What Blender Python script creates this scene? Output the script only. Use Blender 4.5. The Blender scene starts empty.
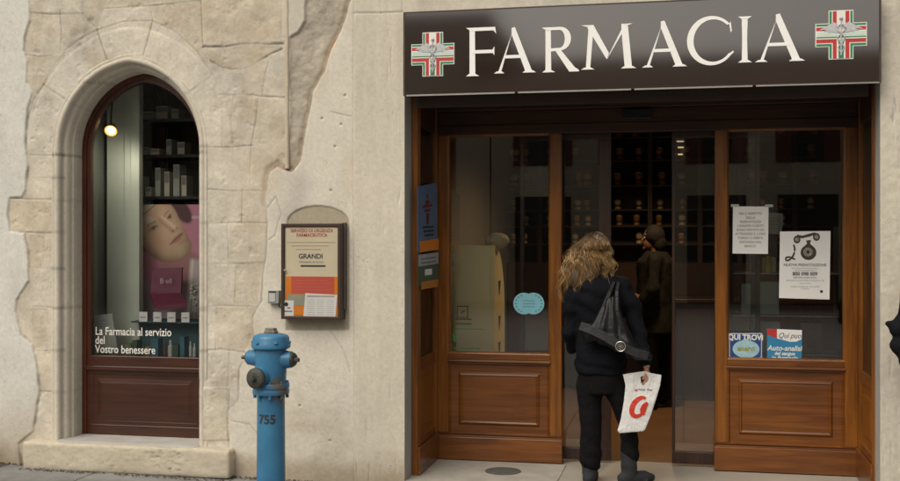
import bpy, math, random
import numpy as np
from mathutils import Vector, Matrix
random.seed(7); rng = np.random.default_rng(11)
sc = bpy.context.scene
COL = sc.collection
# ------------------------------------------------------------------ camera
F = 1100.0; TH = math.radians(12.0); CAMD = 7.07; CAMZ = 1.6
cam_d = bpy.data.cameras.new('camera'); cam = bpy.data.objects.new('camera', cam_d); COL.objects.link(cam)
cam.location = (0, -CAMD, CAMZ); cam.rotation_euler = (math.radians(90), 0, TH)
cam_d.sensor_width = 36; cam_d.lens = 36*F/900; cam_d.clip_end = 500; cam_d.clip_start = 0.05
sc.camera = cam
# ------------------------------------------------------------------ sky, sun, exposure (bright overcast)
w = bpy.data.worlds.new('World'); sc.world = w; w.use_nodes = True
nt = w.node_tree; bg = nt.nodes['Background']
sky = nt.nodes.new('ShaderNodeTexSky'); sky.sky_type = 'NISHITA'; sky.sun_disc = False
SUN_EL = math.radians(51); SUN_AZ = math.radians(205)       # behind the camera, a little to the left
sky.sun_elevation = SUN_EL; sky.sun_rotation = SUN_AZ; sky.dust_density = 4.0
hs = nt.nodes.new('ShaderNodeHueSaturation'); hs.inputs['Saturation'].default_value = 0.22
nt.links.new(sky.outputs[0], hs.inputs['Color']); wb = nt.nodes.new('ShaderNodeMix'); wb.data_type = 'RGBA'; wb.blend_type = 'MULTIPLY'; wb.inputs[0].default_value = 1; wb.inputs[7].default_value = (1.06, 0.99, 0.875, 1)
nt.links.new(hs.outputs[0], wb.inputs[6]); nt.links.new(wb.outputs[2], bg.inputs['Color'])
bg.inputs['Strength'].default_value = 0.085
sl = bpy.data.lights.new('sun', 'SUN'); sl.energy = 1.35; sl.angle = math.radians(50); sl.color = (1.0, 0.94, 0.83)
so = bpy.data.objects.new('sun', sl); COL.objects.link(so)
d = Vector((math.sin(SUN_AZ)*math.cos(SUN_EL), math.cos(SUN_AZ)*math.cos(SUN_EL), math.sin(SUN_EL)))
so.rotation_euler = d.to_track_quat('Z', 'Y').to_euler(); so.location = d*20
sc.view_settings.view_transform = 'Standard'; sc.view_settings.look = 'None'
sc.view_settings.gamma = 1; sc.view_settings.use_curve_mapping = False
sc.view_settings.exposure = 0.46
sc.render.engine = 'CYCLES'
sc.cycles.max_bounces = 10; sc.cycles.transparent_max_bounces = 16
# ------------------------------------------------------------------ helpers
def ratio(px):
    u = (px-450)/F
    return (u*math.cos(TH)-math.sin(TH))/(math.cos(TH)+u*math.sin(TH))
def at(px, py, Y):
    u = (px-450)/F; D = Y+CAMD; t = D/(math.cos(TH)+u*math.sin(TH))
    return Vector((ratio(px)*D, Y, CAMZ-(py-240)/F*t))
def X(px, Y): return ratio(px)*(Y+CAMD)
def Z(px, py, Y): return at(px, py, Y).z

def new_mat(name):
    m = bpy.data.materials.new(name); m.use_nodes = True
    n = m.node_tree.nodes; return m, n, m.node_tree.links, n['Principled BSDF']
def cloth(name, col, scale=8, bs=120):
    return mat(name, col, .9, .35, scale, .6, bs, spec=.15)
def mat(name, col, rough=0.6, var=0.12, scale=6.0, bump=0.0, bscale=60.0, metal=0.0, spec=0.5, coat=0.0, stretch=None, ior=None):
    m, n, l, p = new_mat(name)
    tc = n.new('ShaderNodeTexCoord'); mp = n.new('ShaderNodeMapping'); l.new(tc.outputs['Object'], mp.inputs[0])
    if stretch: mp.inputs['Scale'].default_value = stretch
    nz = n.new('ShaderNodeTexNoise'); nz.inputs['Scale'].default_value = scale; nz.inputs['Detail'].default_value = 8
    nz.inputs['Roughness'].default_value = 0.65
    l.new(mp.outputs[0], nz.inputs[0])
    cr = n.new('ShaderNodeValToRGB'); c = np.array(col[:3])
    cr.color_ramp.elements[0].position = 0.3; cr.color_ramp.elements[1].position = 0.7
    cr.color_ramp.elements[0].color = (*np.clip(c*(1-var), 0, 1), 1); cr.color_ramp.elements[1].color = (*np.clip(c*(1+var), 0, 1), 1)
    l.new(nz.outputs[0], cr.inputs[0]); l.new(cr.outputs[0], p.inputs['Base Color'])
    p.inputs['Roughness'].default_value = rough; p.inputs['Metallic'].default_value = metal
    p.inputs['Specular IOR Level'].default_value = spec; p.inputs['Coat Weight'].default_value = coat
    p.inputs['Coat Roughness'].default_value = 0.15
    if ior: p.inputs['IOR'].default_value = ior
    if bump:
        n2 = n.new('ShaderNodeTexNoise'); n2.inputs['Scale'].default_value = bscale; n2.inputs['Detail'].default_value = 6
        l.new(mp.outputs[0], n2.inputs[0]); b = n.new('ShaderNodeBump'); b.inputs['Strength'].default_value = bump
        b.inputs['Distance'].default_value = 0.01; l.new(n2.outputs[0], b.inputs['Height']); l.new(b.outputs[0], p.inputs['Normal'])
    return m
def wood(name, c0, c1, vert=True, rough=0.32):
    m, n, l, p = new_mat(name)
    tc = n.new('ShaderNodeTexCoord'); mp = n.new('ShaderNodeMapping'); l.new(tc.outputs['Object'], mp.inputs[0])
    mp.inputs['Scale'].default_value = (14, 14, 0.9) if vert else (0.9, 0.9, 14)
    nz = n.new('ShaderNodeTexNoise'); nz.inputs['Scale'].default_value = 2.2; nz.inputs['Detail'].default_value = 10
    nz.inputs['Roughness'].default_value = 0.6; nz.inputs['Distortion'].default_value = 0.9; l.new(mp.outputs[0], nz.inputs[0])
    big = n.new('ShaderNodeTexNoise'); big.inputs['Scale'].default_value = 1.7; l.new(tc.outputs['Object'], big.inputs[0])
    mm = n.new('ShaderNodeMath'); mm.operation = 'MULTIPLY_ADD'; mm.inputs[1].default_value = 0.5; mm.inputs[2].default_value = -0.25
    l.new(big.outputs[0], mm.inputs[0]); ad = n.new('ShaderNodeMath'); ad.operation = 'ADD'; l.new(nz.outputs[0], ad.inputs[0]); l.new(mm.outputs[0], ad.inputs[1])
    cr = n.new('ShaderNodeValToRGB'); cr.color_ramp.elements[0].position = 0.32; cr.color_ramp.elements[1].position = 0.68
    cr.color_ramp.elements[0].color = (*c0, 1); cr.color_ramp.elements[1].color = (*c1, 1)
    l.new(ad.outputs[0], cr.inputs[0]); l.new(cr.outputs[0], p.inputs['Base Color'])
    p.inputs['Roughness'].default_value = rough; p.inputs['Coat Weight'].default_value = 0.25; p.inputs['Coat Roughness'].default_value = 0.2
    b = n.new('ShaderNodeBump'); b.inputs['Strength'].default_value = 0.12; b.inputs['Distance'].default_value = 0.003
    l.new(nz.outputs[0], b.inputs['Height']); l.new(b.outputs[0], p.inputs['Normal'])
    return m
def glass_mat(name, tint=(0.9, 0.93, 0.9), f0=1.5, rough=0.0):
    m = bpy.data.materials.new(name); m.use_nodes = True; n = m.node_tree.nodes; l = m.node_tree.links
    n.clear(); o = n.new('ShaderNodeOutputMaterial'); mx = n.new('ShaderNodeMixShader'); fr = n.new('ShaderNodeFresnel')
    fr.inputs[0].default_value = f0; tr = n.new('ShaderNodeBsdfTransparent'); tr.inputs[0].default_value = (*tint, 1)
    gl = n.new('ShaderNodeBsdfGlossy'); gl.inputs['Roughness'].default_value = rough
    l.new(fr.outputs[0], mx.inputs[0]); l.new(tr.outputs[0], mx.inputs[1]); l.new(gl.outputs[0], mx.inputs[2]); l.new(mx.outputs[0], o.inputs[0])
    return m
def emit_mat(name, col, s):
    m, n, l, p = new_mat(name); p.inputs['Base Color'].default_value = (*col, 1)
    p.inputs['Emission Color'].default_value = (*col, 1); p.inputs['Emission Strength'].default_value = s; return m

class MB:
    def __init__(s, M=None): s.v = []; s.f = []; s.mi = []; s.M = M; s.cur = 0
    def add(s, vs, fs):
        o = len(s.v)
        s.v += [tuple(s.M @ Vector(p)) if s.M else tuple(p) for p in vs]
        s.f += [tuple(i+o for i in f) for f in fs]; s.mi += [s.cur]*len(fs); return s
    def box(s, x0, x1, y0, y1, z0, z1):
        vs = [(x, y, z) for x in (x0, x1) for y in (y0, y1) for z in (z0, z1)]
        return s.add(vs, [(0, 1, 3, 2), (4, 6, 7, 5), (0, 4, 5, 1), (2, 3, 7, 6), (0, 2, 6, 4), (1, 5, 7, 3)])
    def prism(s, poly, y0, y1):         # poly of (x,z), extruded along y
        n = len(poly)
        a = sum(poly[i][0]*poly[(i+1) % n][1]-poly[(i+1) % n][0]*poly[i][1] for i in range(n))
        if a < 0: poly = poly[::-1]
        vs = [(x, y0, z) for x, z in poly]+[(x, y1, z) for x, z in poly]
        return s.add(vs, [tuple(range(n)), tuple(range(2*n-1, n-1, -1))]+[(i, i+n, (i+1) % n+n, (i+1) % n) for i in range(n)])
    def rings(s, rs, cap0=True, cap1=True):
        n = len(rs[0]); vs = [p for r in rs for p in r]; fs = []
        for k in range(len(rs)-1):
            for i in range(n): fs.append((k*n+i, k*n+(i+1) % n, (k+1)*n+(i+1) % n, (k+1)*n+i))
        if cap0: fs.append(tuple(range(n))[::-1])
        if cap1: fs.append(tuple(range((len(rs)-1)*n, len(rs)*n)))
        return s.add(vs, fs)
    def lathe(s, c, prof, seg=28, axis='z'):   # prof (r, h)
        c = Vector(c); rs = []
        for r, h in prof:
            ring = []
            for i in range(seg):
                a = 2*math.pi*i/seg; u, v = r*math.cos(a), r*math.sin(a)
                p = {'z': (u, v, h), 'y': (u, h, v), 'x': (h, u, v)}[axis]
                ring.append(tuple(c+Vector(p)))
            rs.append(ring)
        return s.rings(rs)
    def tube(s, pts, rad, seg=10):
        pts = [Vector(p) for p in pts]; rs = []
        if not hasattr(rad, '__len__'): rad = [rad]*len(pts)
        up = Vector((0.13, 0.05, 1)).normalized()
        for i, p in enumerate(pts):
            t = (pts[min(i+1, len(pts)-1)]-pts[max(i-1, 0)]).normalized()
            a = t.cross(up)
            if a.length < 0.05: a = t.cross(Vector((1, 0.2, 0)))
            a.normalize(); b = t.cross(a)
            rs.append([tuple(p+rad[i]*(a*math.cos(2*math.pi*k/seg)+b*math.sin(2*math.pi*k/seg))) for k in range(seg)])
        return s.rings(rs)
    def ball(s, c, r, seg=16, rot=None):
        if not hasattr(r, '__len__'): r = (r, r, r)
        c = Vector(c); rs = []; n = seg//2
        for j in range(1, n):
            th = math.pi*j/n; ring = []
            for i in range(seg):
                a = 2*math.pi*i/seg
                q = Vector((r[0]*math.sin(th)*math.cos(a), r[1]*math.sin(th)*math.sin(a), -r[2]*math.cos(th)))
                if rot: q = rot @ q
                ring.append(tuple(c+q))
            rs.append(ring)
        e = Vector((0, 0, r[2])); e = rot @ e if rot else e
        o = len(rs[0]); vs = [p for q in rs for p in q]+[tuple(c-e), tuple(c+e)]
        fs = [(k*o+i, k*o+(i+1) % o, (k+1)*o+(i+1) % o, (k+1)*o+i) for k in range(len(rs)-1) for i in range(o)]
        L = len(rs)*o
        fs += [(L, (i+1) % o, i) for i in range(o)]+[(L+1, L-o+i, L-o+(i+1) % o) for i in range(o)]
        return s.add(vs, fs)
    def steps(s, x0, x1, z0, z1, prof, cap=True):   # mitred rectangular moulding: prof (inset, y)
        rs = [[(x0+i, y, z0+i), (x1-i, y, z0+i), (x1-i, y, z1-i), (x0+i, y, z1-i)] for i, y in prof]
        return s.rings(rs, False, cap)
    def build(s, name, mats, parent=None, bevel=0, smooth=False, loc=None):
        me = bpy.data.meshes.new(name); me.from_pydata(s.v, [], s.f)
        if not isinstance(mats, (list, tuple)): mats = [mats]
        for m in mats: me.materials.append(m)
        me.polygons.foreach_set('material_index', s.mi); me.update()
        if smooth:
            me.polygons.foreach_set('use_smooth', [True]*len(me.polygons))
            try: me.set_sharp_from_angle(angle=math.radians(38))
            except Exception: pass
        o = bpy.data.objects.new(name, me); COL.objects.link(o)
        if parent is not None:
            o.parent = parent; o.location = -Vector(parent['_o']) if '_o' in parent else Vector((0, 0, 0))
        if bevel:
            b = o.modifiers.new('bevel', 'BEVEL'); b.width = bevel; b.segments = 2; b.limit_method = 'ANGLE'; b.angle_limit = math.radians(50)
        return o
def tag(o, label=None, cat=None, group=None, kind=None):
    if label: o['label'] = label
    if cat: o['category'] = cat
    if group: o['group'] = group
    if kind: o['kind'] = kind
    return o
ORIG = []
def each(name, m, parent, bl, bevel=.003, Mx=None):     # one mesh per box
    return [MB(Mx).box(*b).build(name, m, parent, bevel=bevel) for b in bl]
def thing(name, label, cat, loc=(0, 0, 0), group=None):
    o = bpy.data.objects.new(name, None); COL.objects.link(o); o.location = loc; o['_o'] = tuple(loc); ORIG.append(o)
    o.empty_display_size = 0.1
    return tag(o, label, cat, group)
def child_of(o, parent):                      # mesh in world coordinates under a mesh or empty
    o.parent = parent
    p = Vector(parent['_o']) if '_o' in parent else (-parent.parent and Vector((0, 0, 0)))
def sub(mb, name, mats, parent, **k):        # sub-part: parent is a part already shifted, so no further shift
    o = mb.build(name, mats, None, **k); o.parent = parent; return o
def text(name, body, x, z, y, size, m, parent=None, align='LEFT', ext=0.0008, off=0.0, M=None, sx=1.0, shear=0.0, subp=False):
    cu = bpy.data.curves.new(name, 'FONT'); cu.body = body; cu.size = size; cu.align_x = align; cu.extrude = ext; cu.offset = off
    cu.shear = shear; cu.space_line = 0.95; cu.resolution_u = 3
    t = bpy.data.objects.new(name+'_tmp', cu); COL.objects.link(t)
    bpy.context.view_layer.update()
    me = bpy.data.meshes.new_from_object(t.evaluated_get(bpy.context.evaluated_depsgraph_get()))
    COL.objects.unlink(t); bpy.data.objects.remove(t)
    W = Matrix.Translation((x, y, z)) @ Matrix.Rotation(math.radians(90), 4, 'X') @ Matrix.Diagonal((sx, 1, 1, 1))
    me.transform(M @ W if M else W)
    me.materials.clear(); me.materials.append(m); me.name = name
    o = bpy.data.objects.new(name, me); COL.objects.link(o)
    if parent is not None:
        o.parent = parent
        if '_o' in parent and not subp: o.location = -Vector(parent['_o'])
    return o
# ------------------------------------------------------------------ materials
M = {}
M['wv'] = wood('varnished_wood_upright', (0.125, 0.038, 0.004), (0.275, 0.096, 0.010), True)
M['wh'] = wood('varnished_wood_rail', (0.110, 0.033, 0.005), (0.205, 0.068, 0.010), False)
M['hw'] = wood('shaded_header_wood', (0.022, 0.008, 0.004), (0.070, 0.022, 0.007), False, .5)  # shade under the lintel put into the colour as a darker wood tone
M['rv'] = wood('red_brown_wood_upright', (0.042, 0.011, 0.005), (0.100, 0.024, 0.010), True)
M['rh'] = wood('red_brown_wood_rail', (0.036, 0.011, 0.006), (0.066, 0.020, 0.009), False)
M['dw'] = wood('dark_interior_wood', (0.020, 0.009, 0.005), (0.055, 0.022, 0.010), True, 0.4)
M['glass'] = glass_mat('shop_glass', (0.97, 0.98, 0.97), 1.8)
M['wglass'] = glass_mat('window_glass', (0.985, 0.99, 0.985), 1.36)
M['case_glass'] = glass_mat('notice_glass', (0.99, 0.99, 0.985), 1.2)
M['white'] = mat('white_paint', (0.78, 0.77, 0.72), 0.45, 0.03)
M['paper'] = mat('white_paper', (0.82, 0.80, 0.79), 0.8, 0.03)
M['ink'] = mat('black_ink', (0.03, 0.03, 0.03), 0.7, 0.05)
M['greyink'] = mat('grey_ink', (0.22, 0.21, 0.2), 0.7, 0.05)
M['red'] = mat('red_print', (0.50, 0.035, 0.03), 0.5, 0.06)
M['redprint'] = mat('faded_red_print', (0.45, 0.07, 0.06), 0.6, 0.06)
M['green'] = mat('green_print', (0.03, 0.22, 0.10), 0.5, 0.05)
M['orange'] = mat('orange_print', (0.80, 0.25, 0.02), 0.6, 0.05)
M['black'] = mat('black_plastic', (0.012, 0.012, 0.012), 0.4, 0.1)
M['metal'] = mat('dull_grey_metal', (0.35, 0.35, 0.34), 0.4, 0.15, 30, metal=0.9)
M['darkmetal'] = mat('dark_bronze_metal', (0.055, 0.035, 0.027), 0.45, 0.15, 8)
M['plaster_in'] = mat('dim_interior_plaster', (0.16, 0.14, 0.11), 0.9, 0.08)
# ------------------------------------------------------------------ facade height field
XL, XR = -1.807, 1.163           # doorway edges on the wall plane
DOOR_TOP = 2.66
CX, WHALF, ZS, RISE, WY = -3.806, 0.487, 2.25, 0.55, 0.22   # arched opening
CO = (RISE**2-WHALF**2)/(2*WHALF); RAD = WHALF+CO
def s_arch(x, z):
    low = np.abs(x-CX)-WHALF
    a = np.where(x < CX, np.hypot(x-(CX+CO), z-ZS), np.hypot(x-(CX-CO), z-ZS))-RAD
    return np.where(z < ZS, low, a)
def noise2(x, z, sc_, seed):
    r = np.random.default_rng(seed); T = r.random((256, 256))
    u, v = x*sc_+37.3, z*sc_+91.7; i, j = np.floor(u).astype(int), np.floor(v).astype(int); a, b = u-i, v-j
    a = a*a*(3-2*a); b = b*b*(3-2*b); g = lambda p, q: T[p % 256, q % 256]
    return (g(i, j)*(1-a)+g(i+1, j)*a)*(1-b)+(g(i, j+1)*(1-a)+g(i+1, j+1)*a)*b
def fbm(x, z, s, seed, o=5):
    t = 0; am = 1; n = 0
    for k in range(o): t = t+am*noise2(x, z, s*2**k, seed+k); n += am; am *= 0.55
    return t/n*2-1
def W2(pts, Y=0): return [(at(a, b, Y).x, at(a, b, Y).z) for a, b in pts]
def dist_poly(x, z, pts, closed=False):
    dmin = np.full(x.shape, 9.0); n = len(pts)
    for i in range(n if closed else n-1):
        (ax, az), (bx, bz) = pts[i], pts[(i+1) % n]; dx, dz = bx-ax, bz-az
        t = np.clip(((x-ax)*dx+(z-az)*dz)/(dx*dx+dz*dz+1e-12), 0, 1)
        dmin = np.minimum(dmin, np.hypot(x-ax-t*dx, z-az-t*dz))
    return dmin
def inside(x, z, pts):
    r = np.zeros(x.shape, bool); n = len(pts); j = n-1
    for i in range(n):
        (ax, az), (bx, bz) = pts[i], pts[j]
        c = ((az > z) != (bz > z)) & (x < (bx-ax)*(z-az)/(bz-az+1e-12)+ax); r ^= c; j = i
    return r
def sd(x, z, pts): return dist_poly(x, z, pts, True)*np.where(inside(x, z, pts), -1, 1)
def sstep(a, b, t): t = np.clip((t-a)/(b-a), 0, 1); return t*t*(3-2*t)
JOINTS = [  # mortar joints, drawn over the facade
 ([(60, 10), (61, 30), (60, 54)], 1), ([(28, 12), (50, 14), (83, 13)], 1), ([(22, 53), (40, 56), (60, 54)], 1), ([(81, -20), (82, 13), (98, 29)], .8),
 ([(105, 8), (150, 5), (200, 0)], .9), ([(150, 5), (152, 20)], .6), ([(202, -30), (201, 0), (203, 47)], 1), ([(203, 47), (240, 44), (283, 44)], 1.6), ([(160, -20), (162, 4)], .7),
 ([(211, 60), (222, 66), (232, 69), (246, 67), (258, 62), (270, 53), (281, 49)], 1.5), ([(219, 94), (240, 93), (260, 96), (284, 97)], 1.2), ([(284, 97), (300, 104), (308, 106)], 1),
 ([(258, 98), (256, 120), (251, 145), (250, 168), (250, 189)], .9), ([(233, 97), (231, 120), (233, 145)], .5), ([(196, 146), (225, 147), (253, 145)], 1), ([(198, 188), (230, 190), (267, 190)], 1),
 ([(242, 190), (241, 222)], .9), ([(268, 62), (264, 80), (262, 96)], .8), ([(198, 223), (230, 222), (266, 222)], .8), ([(198, 262), (230, 264), (264, 262)], .7), ([(227, 223), (228, 262)], .6),
 ([(236, 264), (234, 305)], .6), ([(198, 306), (225, 305), (258, 306)], .9), ([(216, 306), (215, 350)], .6), ([(198, 350), (220, 349), (246, 352)], .9), ([(229, 352), (227, 404)], .8), ([(197, 386), (203, 389), (228, 389)], 1.2),
 ([(97, 29), (102, 44), (108, 62)], 1.1), ([(152, 21), (148, 38), (143, 55)], 1.1), ([(213, 74), (199, 85), (186, 94)], 1.1), ([(44, 84), (62, 96), (81, 109)], 1.1),
 ([(44, 84), (52, 68), (65, 50), (82, 37), (98, 29), (124, 21), (152, 20), (176, 31), (196, 50), (213, 74)], .8),
 ([(44, 84), (34, 98), (28, 118)], .9), ([(213, 74), (221, 92), (223, 120), (222, 146)], .5),
 ([(27, 154), (45, 155), (61, 154)], 1), ([(26, 177), (45, 177), (61, 177)], .6), ([(11, 198), (30, 199), (61, 199)], 1), ([(26, 232), (45, 233), (61, 232)], .8), ([(32, 268), (61, 268)], .7), ([(33, 306), (61, 307)], .9),
 ([(35, 350), (61, 350)], .8), ([(38, 390), (61, 391)], 1), ([(44, 233), (43, 268)], .5), ([(48, 307), (47, 350)], .5),
 ([(354, -30), (353, 120), (354, 300), (354, 520)], .7), ([(354, 13), (380, 13), (403, 12)], .9), ([(403, 2), (403, 40)], .3)]
A_EDGE = [(-300, -80), (29, -80), (30, 20), (26, 36), (25, 50), (29, 60), (27, 82), (33, 92), (28, 110), (26, 140), (29, 165), (26, 190), (22, 197), (11, 198), (9, 214), (11, 231), (25, 233), (29, 250), (30, 280), (18, 300), (17, 310),
          (22, 335), (33, 345), (38, 362), (40, 390), (36, 415), (34, 430), (20, 442), (22, 470), (10, 520), (-300, 520)]
ROUGH = [(306, -20), (372, -40), (349, 3), (345, 16), (340, 30), (331, 48), (324, 72), (312, 92), (309, 112), (303, 140), (300, 160), (296, 172), (290, 170), (286, 169), (290, 120), (290, 36), (298, 30), (304, 20)]
PATCHW = [(283, -30), (307, -30), (304, 20), (298, 30), (290, 37), (283, 36)]
D_EDGE = [(300, 160), (303, 140), (309, 112), (312, 92), (324, 72), (331, 48), (340, 30), (345, 16), (349, 3), (372, -40), (354, -45), (354, 520), (226, 520), (229, 470), (228, 410), (238, 400), (240, 369), (254, 340), (253, 317), (262, 300), (263, 282),
          (266, 250), (268, 222), (266, 200), (267, 182), (270, 170), (277, 165), (284, 169), (292, 172)]
# (D_EDGE keeps its top right corner on the pilaster joint)
D_EDGE = [p for p in D_EDGE if p != (354, -45)]
PIL = [(354, -60), (420, -60), (420, 560), (354, 560)]
BRICK = [(325, 68), (331, 42), (338, 34), (341, 42), (333, 58), (327, 76), (322, 80)]
NICHE = [(286, 330)]+[(318+31*math.cos(a), 222-17*math.sin(a)) for a in np.linspace(math.pi, 0, 14)]+[(349, 330)]
def facade_fields(x, z):
    shp = x.shape
    wx = x+0.014*fbm(x, z, 6, 5, 5); wz = z+0.014*fbm(x, z, 6, 9, 5)
    sx_ = x+0.004*fbm(x, z, 4, 15, 2); sz_ = z+0.004*fbm(x, z, 4, 19, 2)
    s = s_arch(x, z)
    h = 0.0035*fbm(x, z, 1.5, 21)+0.0014*fbm(x, z, 9, 31)+0.0011*fbm(x, z, 45, 33, 4)
    # stone tool pitting and lost chips
    pit = np.clip(fbm(x, z, 14, 41)-0.28, 0, 1); h = h-0.014*pit
    col = np.empty(shp+(3,)); base = np.array([0.60, 0.55, 0.465])
    v = fbm(x, z, 2.2, 51); v2 = fbm(x, z, 9, 55); v3 = fbm(x, z, 0.9, 57)
    blot = sstep(.1, .5, fbm(x, z, 5, 59)); col[:] = base*(1+0.13*v[..., None]+0.10*v2[..., None])*(1-.09*blot[..., None]*np.array([.8, 1, 1.25]))
    col += v3[..., None]*np.array([0.02, 0.0, -0.025])
    # big rough weathered blocks above the arch
    m1 = fbm(x*1.3, z, 5.5, 71, 6); m2 = fbm(x, z*1.4, 13, 73, 5); m3 = sstep(.12, .42, fbm(x, z, 3.6, 75, 6))
    col = col*(1+.15*m1[..., None]+.14*m2[..., None])*(1-.13*m3[..., None]*np.array([.75, 1, 1.2])); h = h+.0007*m2-.0010*sstep(.25, .33, m2)
    wth = sstep(0.05, 0.5, fbm(x, z, 2.7, 63))*sstep(2.5, 3.0, z)
    col = col*(1-0.22*wth[..., None]); h = h+0.004*wth*fbm(x, z, 22, 64)
    blk = [([(203, -30), (282, -30), (282, 43), (203, 46)], (1.0, .93, .83), .008, 1), ([(28, 13), (60, 13), (60, 53), (23, 53)], (1.03, 1.0, .93), -.004, 0),
           ([(82, -30), (201, -30), (201, 0), (105, 8), (98, 29), (82, 13)], (.84, .80, .74), -.006, 1), ([(152, 6), (201, 0), (203, 47), (210, 66), (196, 50), (176, 31), (155, 20)], (.87, .82, .75), -.008, 1),
           ([(203, 48), (281, 46), (281, 50), (258, 62), (232, 69), (211, 60)], (.95, .92, .84), -.003, 1), ([(26, 55), (60, 54), (65, 50), (44, 84), (28, 100)], (.97, .92, .84), .004, 0),
           ([(11, 199), (61, 199), (61, 232), (11, 232)], (.98, .94, .85), .006, 0), ([(196, 147), (252, 146), (250, 189), (197, 188)], (1.05, 1.04, 1.0), .0, 0),
           ([(253, 98), (284, 98), (284, 168), (270, 170), (267, 190), (251, 189)], (1.0, .96, .9), .004, 0), ([(197, 388), (229, 388), (229, 440), (196, 440)], (1.02, .98, .88), .02, 1)]
    blk += [([(198, 190), (242, 190), (241, 222), (198, 222)], (.93, .92, .90), .002, 0), ([(242, 190), (266, 190), (266, 222), (241, 222)], (1.04, 1.0, .95), .004, 0), ([(198, 223), (227, 223), (228, 262), (198, 262)], (1.05, 1.05, 1.05), .0, 0),
            ([(228, 223), (266, 222), (264, 262), (228, 262)], (.95, .92, .87), .005, 0), ([(198, 264), (235, 264), (233, 305), (198, 306)], (.98, .98, .98), .0, 0), ([(236, 264), (263, 264), (258, 305), (235, 305)], (.90, .86, .80), -.006, 1),
            ([(198, 307), (215, 307), (215, 349), (198, 349)], (1.03, 1.02, 1.0), .0, 0), ([(216, 307), (256, 307), (252, 340), (245, 351), (216, 349)], (.93, .88, .80), -.004, 1), ([(26, 156), (61, 156), (61, 176), (26, 176)], (1.03, 1.02, 1.0), 0, 0),
            ([(28, 235), (43, 235), (42, 267), (29, 267)], (.92, .88, .80), -.003, 1), ([(32, 308), (47, 308), (46, 349), (33, 349)], (.88, .84, .76), -.006, 1), ([(35, 351), (60, 351), (60, 389), (38, 389)], (1.04, 1.0, .93), .002, 0),
            ([(197, 98), (221, 98), (222, 145), (197, 145)], (1.05, 1.04, 1.02), 0, 0), ([(222, 97), (257, 98), (252, 144), (223, 145)], (.98, .96, .93), 0, 0), ([(62, 13), (82, 14), (97, 30), (82, 37), (66, 49), (61, 52)], (.93, .90, .86), -.003, 1)]
    for p, c, dh, rg in blk:
        k = sstep(0.007, -0.007, sd(wx, wz, W2(p)))
        col = col*(1+k[..., None]*(np.array(c)-1)*.6); h = h+dh*k*.4
        if rg: h = h+k*0.0028*fbm(x, z, 18, 77)
    for p, wgt in JOINTS:
        dd = dist_poly(sx_ if wgt < 1.2 else wx, sz_ if wgt < 1.2 else wz, W2(p))
        k = np.exp(-(dd/(0.0036*wgt+.0008))**2)*np.clip(0.72+1.0*fbm(x, z, 6, 83, 3), 0.08, 1)
        h = h-0.0036*wgt*k; col = col*(1-0.48*min(wgt, 1.2)*k[..., None])
    # voussoir ring a hair proud, left jamb roll
    k = sstep(0.30, 0.28, s)*sstep(ZS-0.1, ZS+0.05, z); h = h+0.004*k; col = col*(1+0.07*k[..., None])
    h = h*1.0
    # rough exposed core
    k = sstep(0.01, -0.01, sd(wx, wz, W2(ROUGH)))
    h = h*(1-k)+k*(-0.014+0.012*fbm(x, z, 5, 91)+0.006*fbm(x, z, 24, 95)); col = col*(1-k[..., None])+k[..., None]*np.array([0.43, 0.385, 0.315])*(1+0.30*v2[..., None]+.1*v[..., None])
    k = sstep(0.008, -0.008, sd(wx, wz, W2(BRICK))); col = col*(1-k[..., None])+k[..., None]*np.array([0.44, 0.245, 0.135])*(1+0.2*v2[..., None])
    k = sstep(0.006, -0.006, sd(wx, wz, W2(PATCHW))); h = h*(1-k)+k*(0.004+0.002*fbm(x, z, 8, 97)); col = col*(1-k[..., None])+k[..., None]*np.array([0.60, 0.56, 0.48])
    # left smooth plaster
    dA = sd(wx, wz, W2(A_EDGE)); k = sstep(0.004, -0.010, dA)
    hp = 0.010+0.004*fbm(x, z, 2.5, 101)+0.0012*fbm(x, z, 12, 103)
    cA = np.array([0.66, 0.645, 0.60])*(1+0.06*v[..., None]+0.04*v2[..., None]+.05*m1[..., None])*(1-.10*sstep(.15, .5, fbm(x, z*.5, 2.2, 119, 6))[..., None]*np.array([.8, 1, 1.2]))
    low = sstep(0.75, 0.1, z+0.25*fbm(x, z, 3, 105))     # damp stain rising from the pavement
    cA = cA*(1-0.30*low[..., None]*np.array([0.8, 1.0, 1.25]))
    h = h*(1-k)+hp*k; col = col*(1-k[..., None])+cA*k[..., None]
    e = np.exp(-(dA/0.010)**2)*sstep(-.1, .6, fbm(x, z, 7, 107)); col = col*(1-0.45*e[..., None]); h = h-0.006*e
    # middle plaster, thick edge
    dD = sd(wx, wz, W2(D_EDGE)); k = sstep(0.003, -0.012, dD)
    hp = 0.003+0.003*fbm(x, z, 2.2, 111)+0.001*fbm(x, z, 14, 113)+0.0004*fbm(x, z, 60, 114, 2)
    zz = sstep(1.4, 0.5, z)
    hp = hp+zz*0.003*fbm(x, z, 11, 115)
    cD = np.array([0.65, 0.605, 0.52])*(1+0.07*v[..., None]+0.05*v2[..., None]+.06*m1[..., None])*(1-.10*sstep(.2, .5, fbm(x, z*.6, 2.6, 118, 6))[..., None]*np.array([.7, 1, 1.3]))
    st = np.exp(-(dist_poly(x, z, W2([(300, 185), (296, 200), (290, 215)]))/0.09)**2); cD = cD*(1-0.22*st[..., None]*np.array([1, 1, .9]))
    wr = sstep(0.0, 0.55, fbm(x, z*1.0, 3.3, 117))*sstep(1.3, 0.7, z); cD = cD*(1-0.20*wr[..., None]*np.array([.7, 1, 1.3]))
    h = h*(1-k)+hp*k; col = col*(1-k[..., None])+cD*k[..., None]
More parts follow.
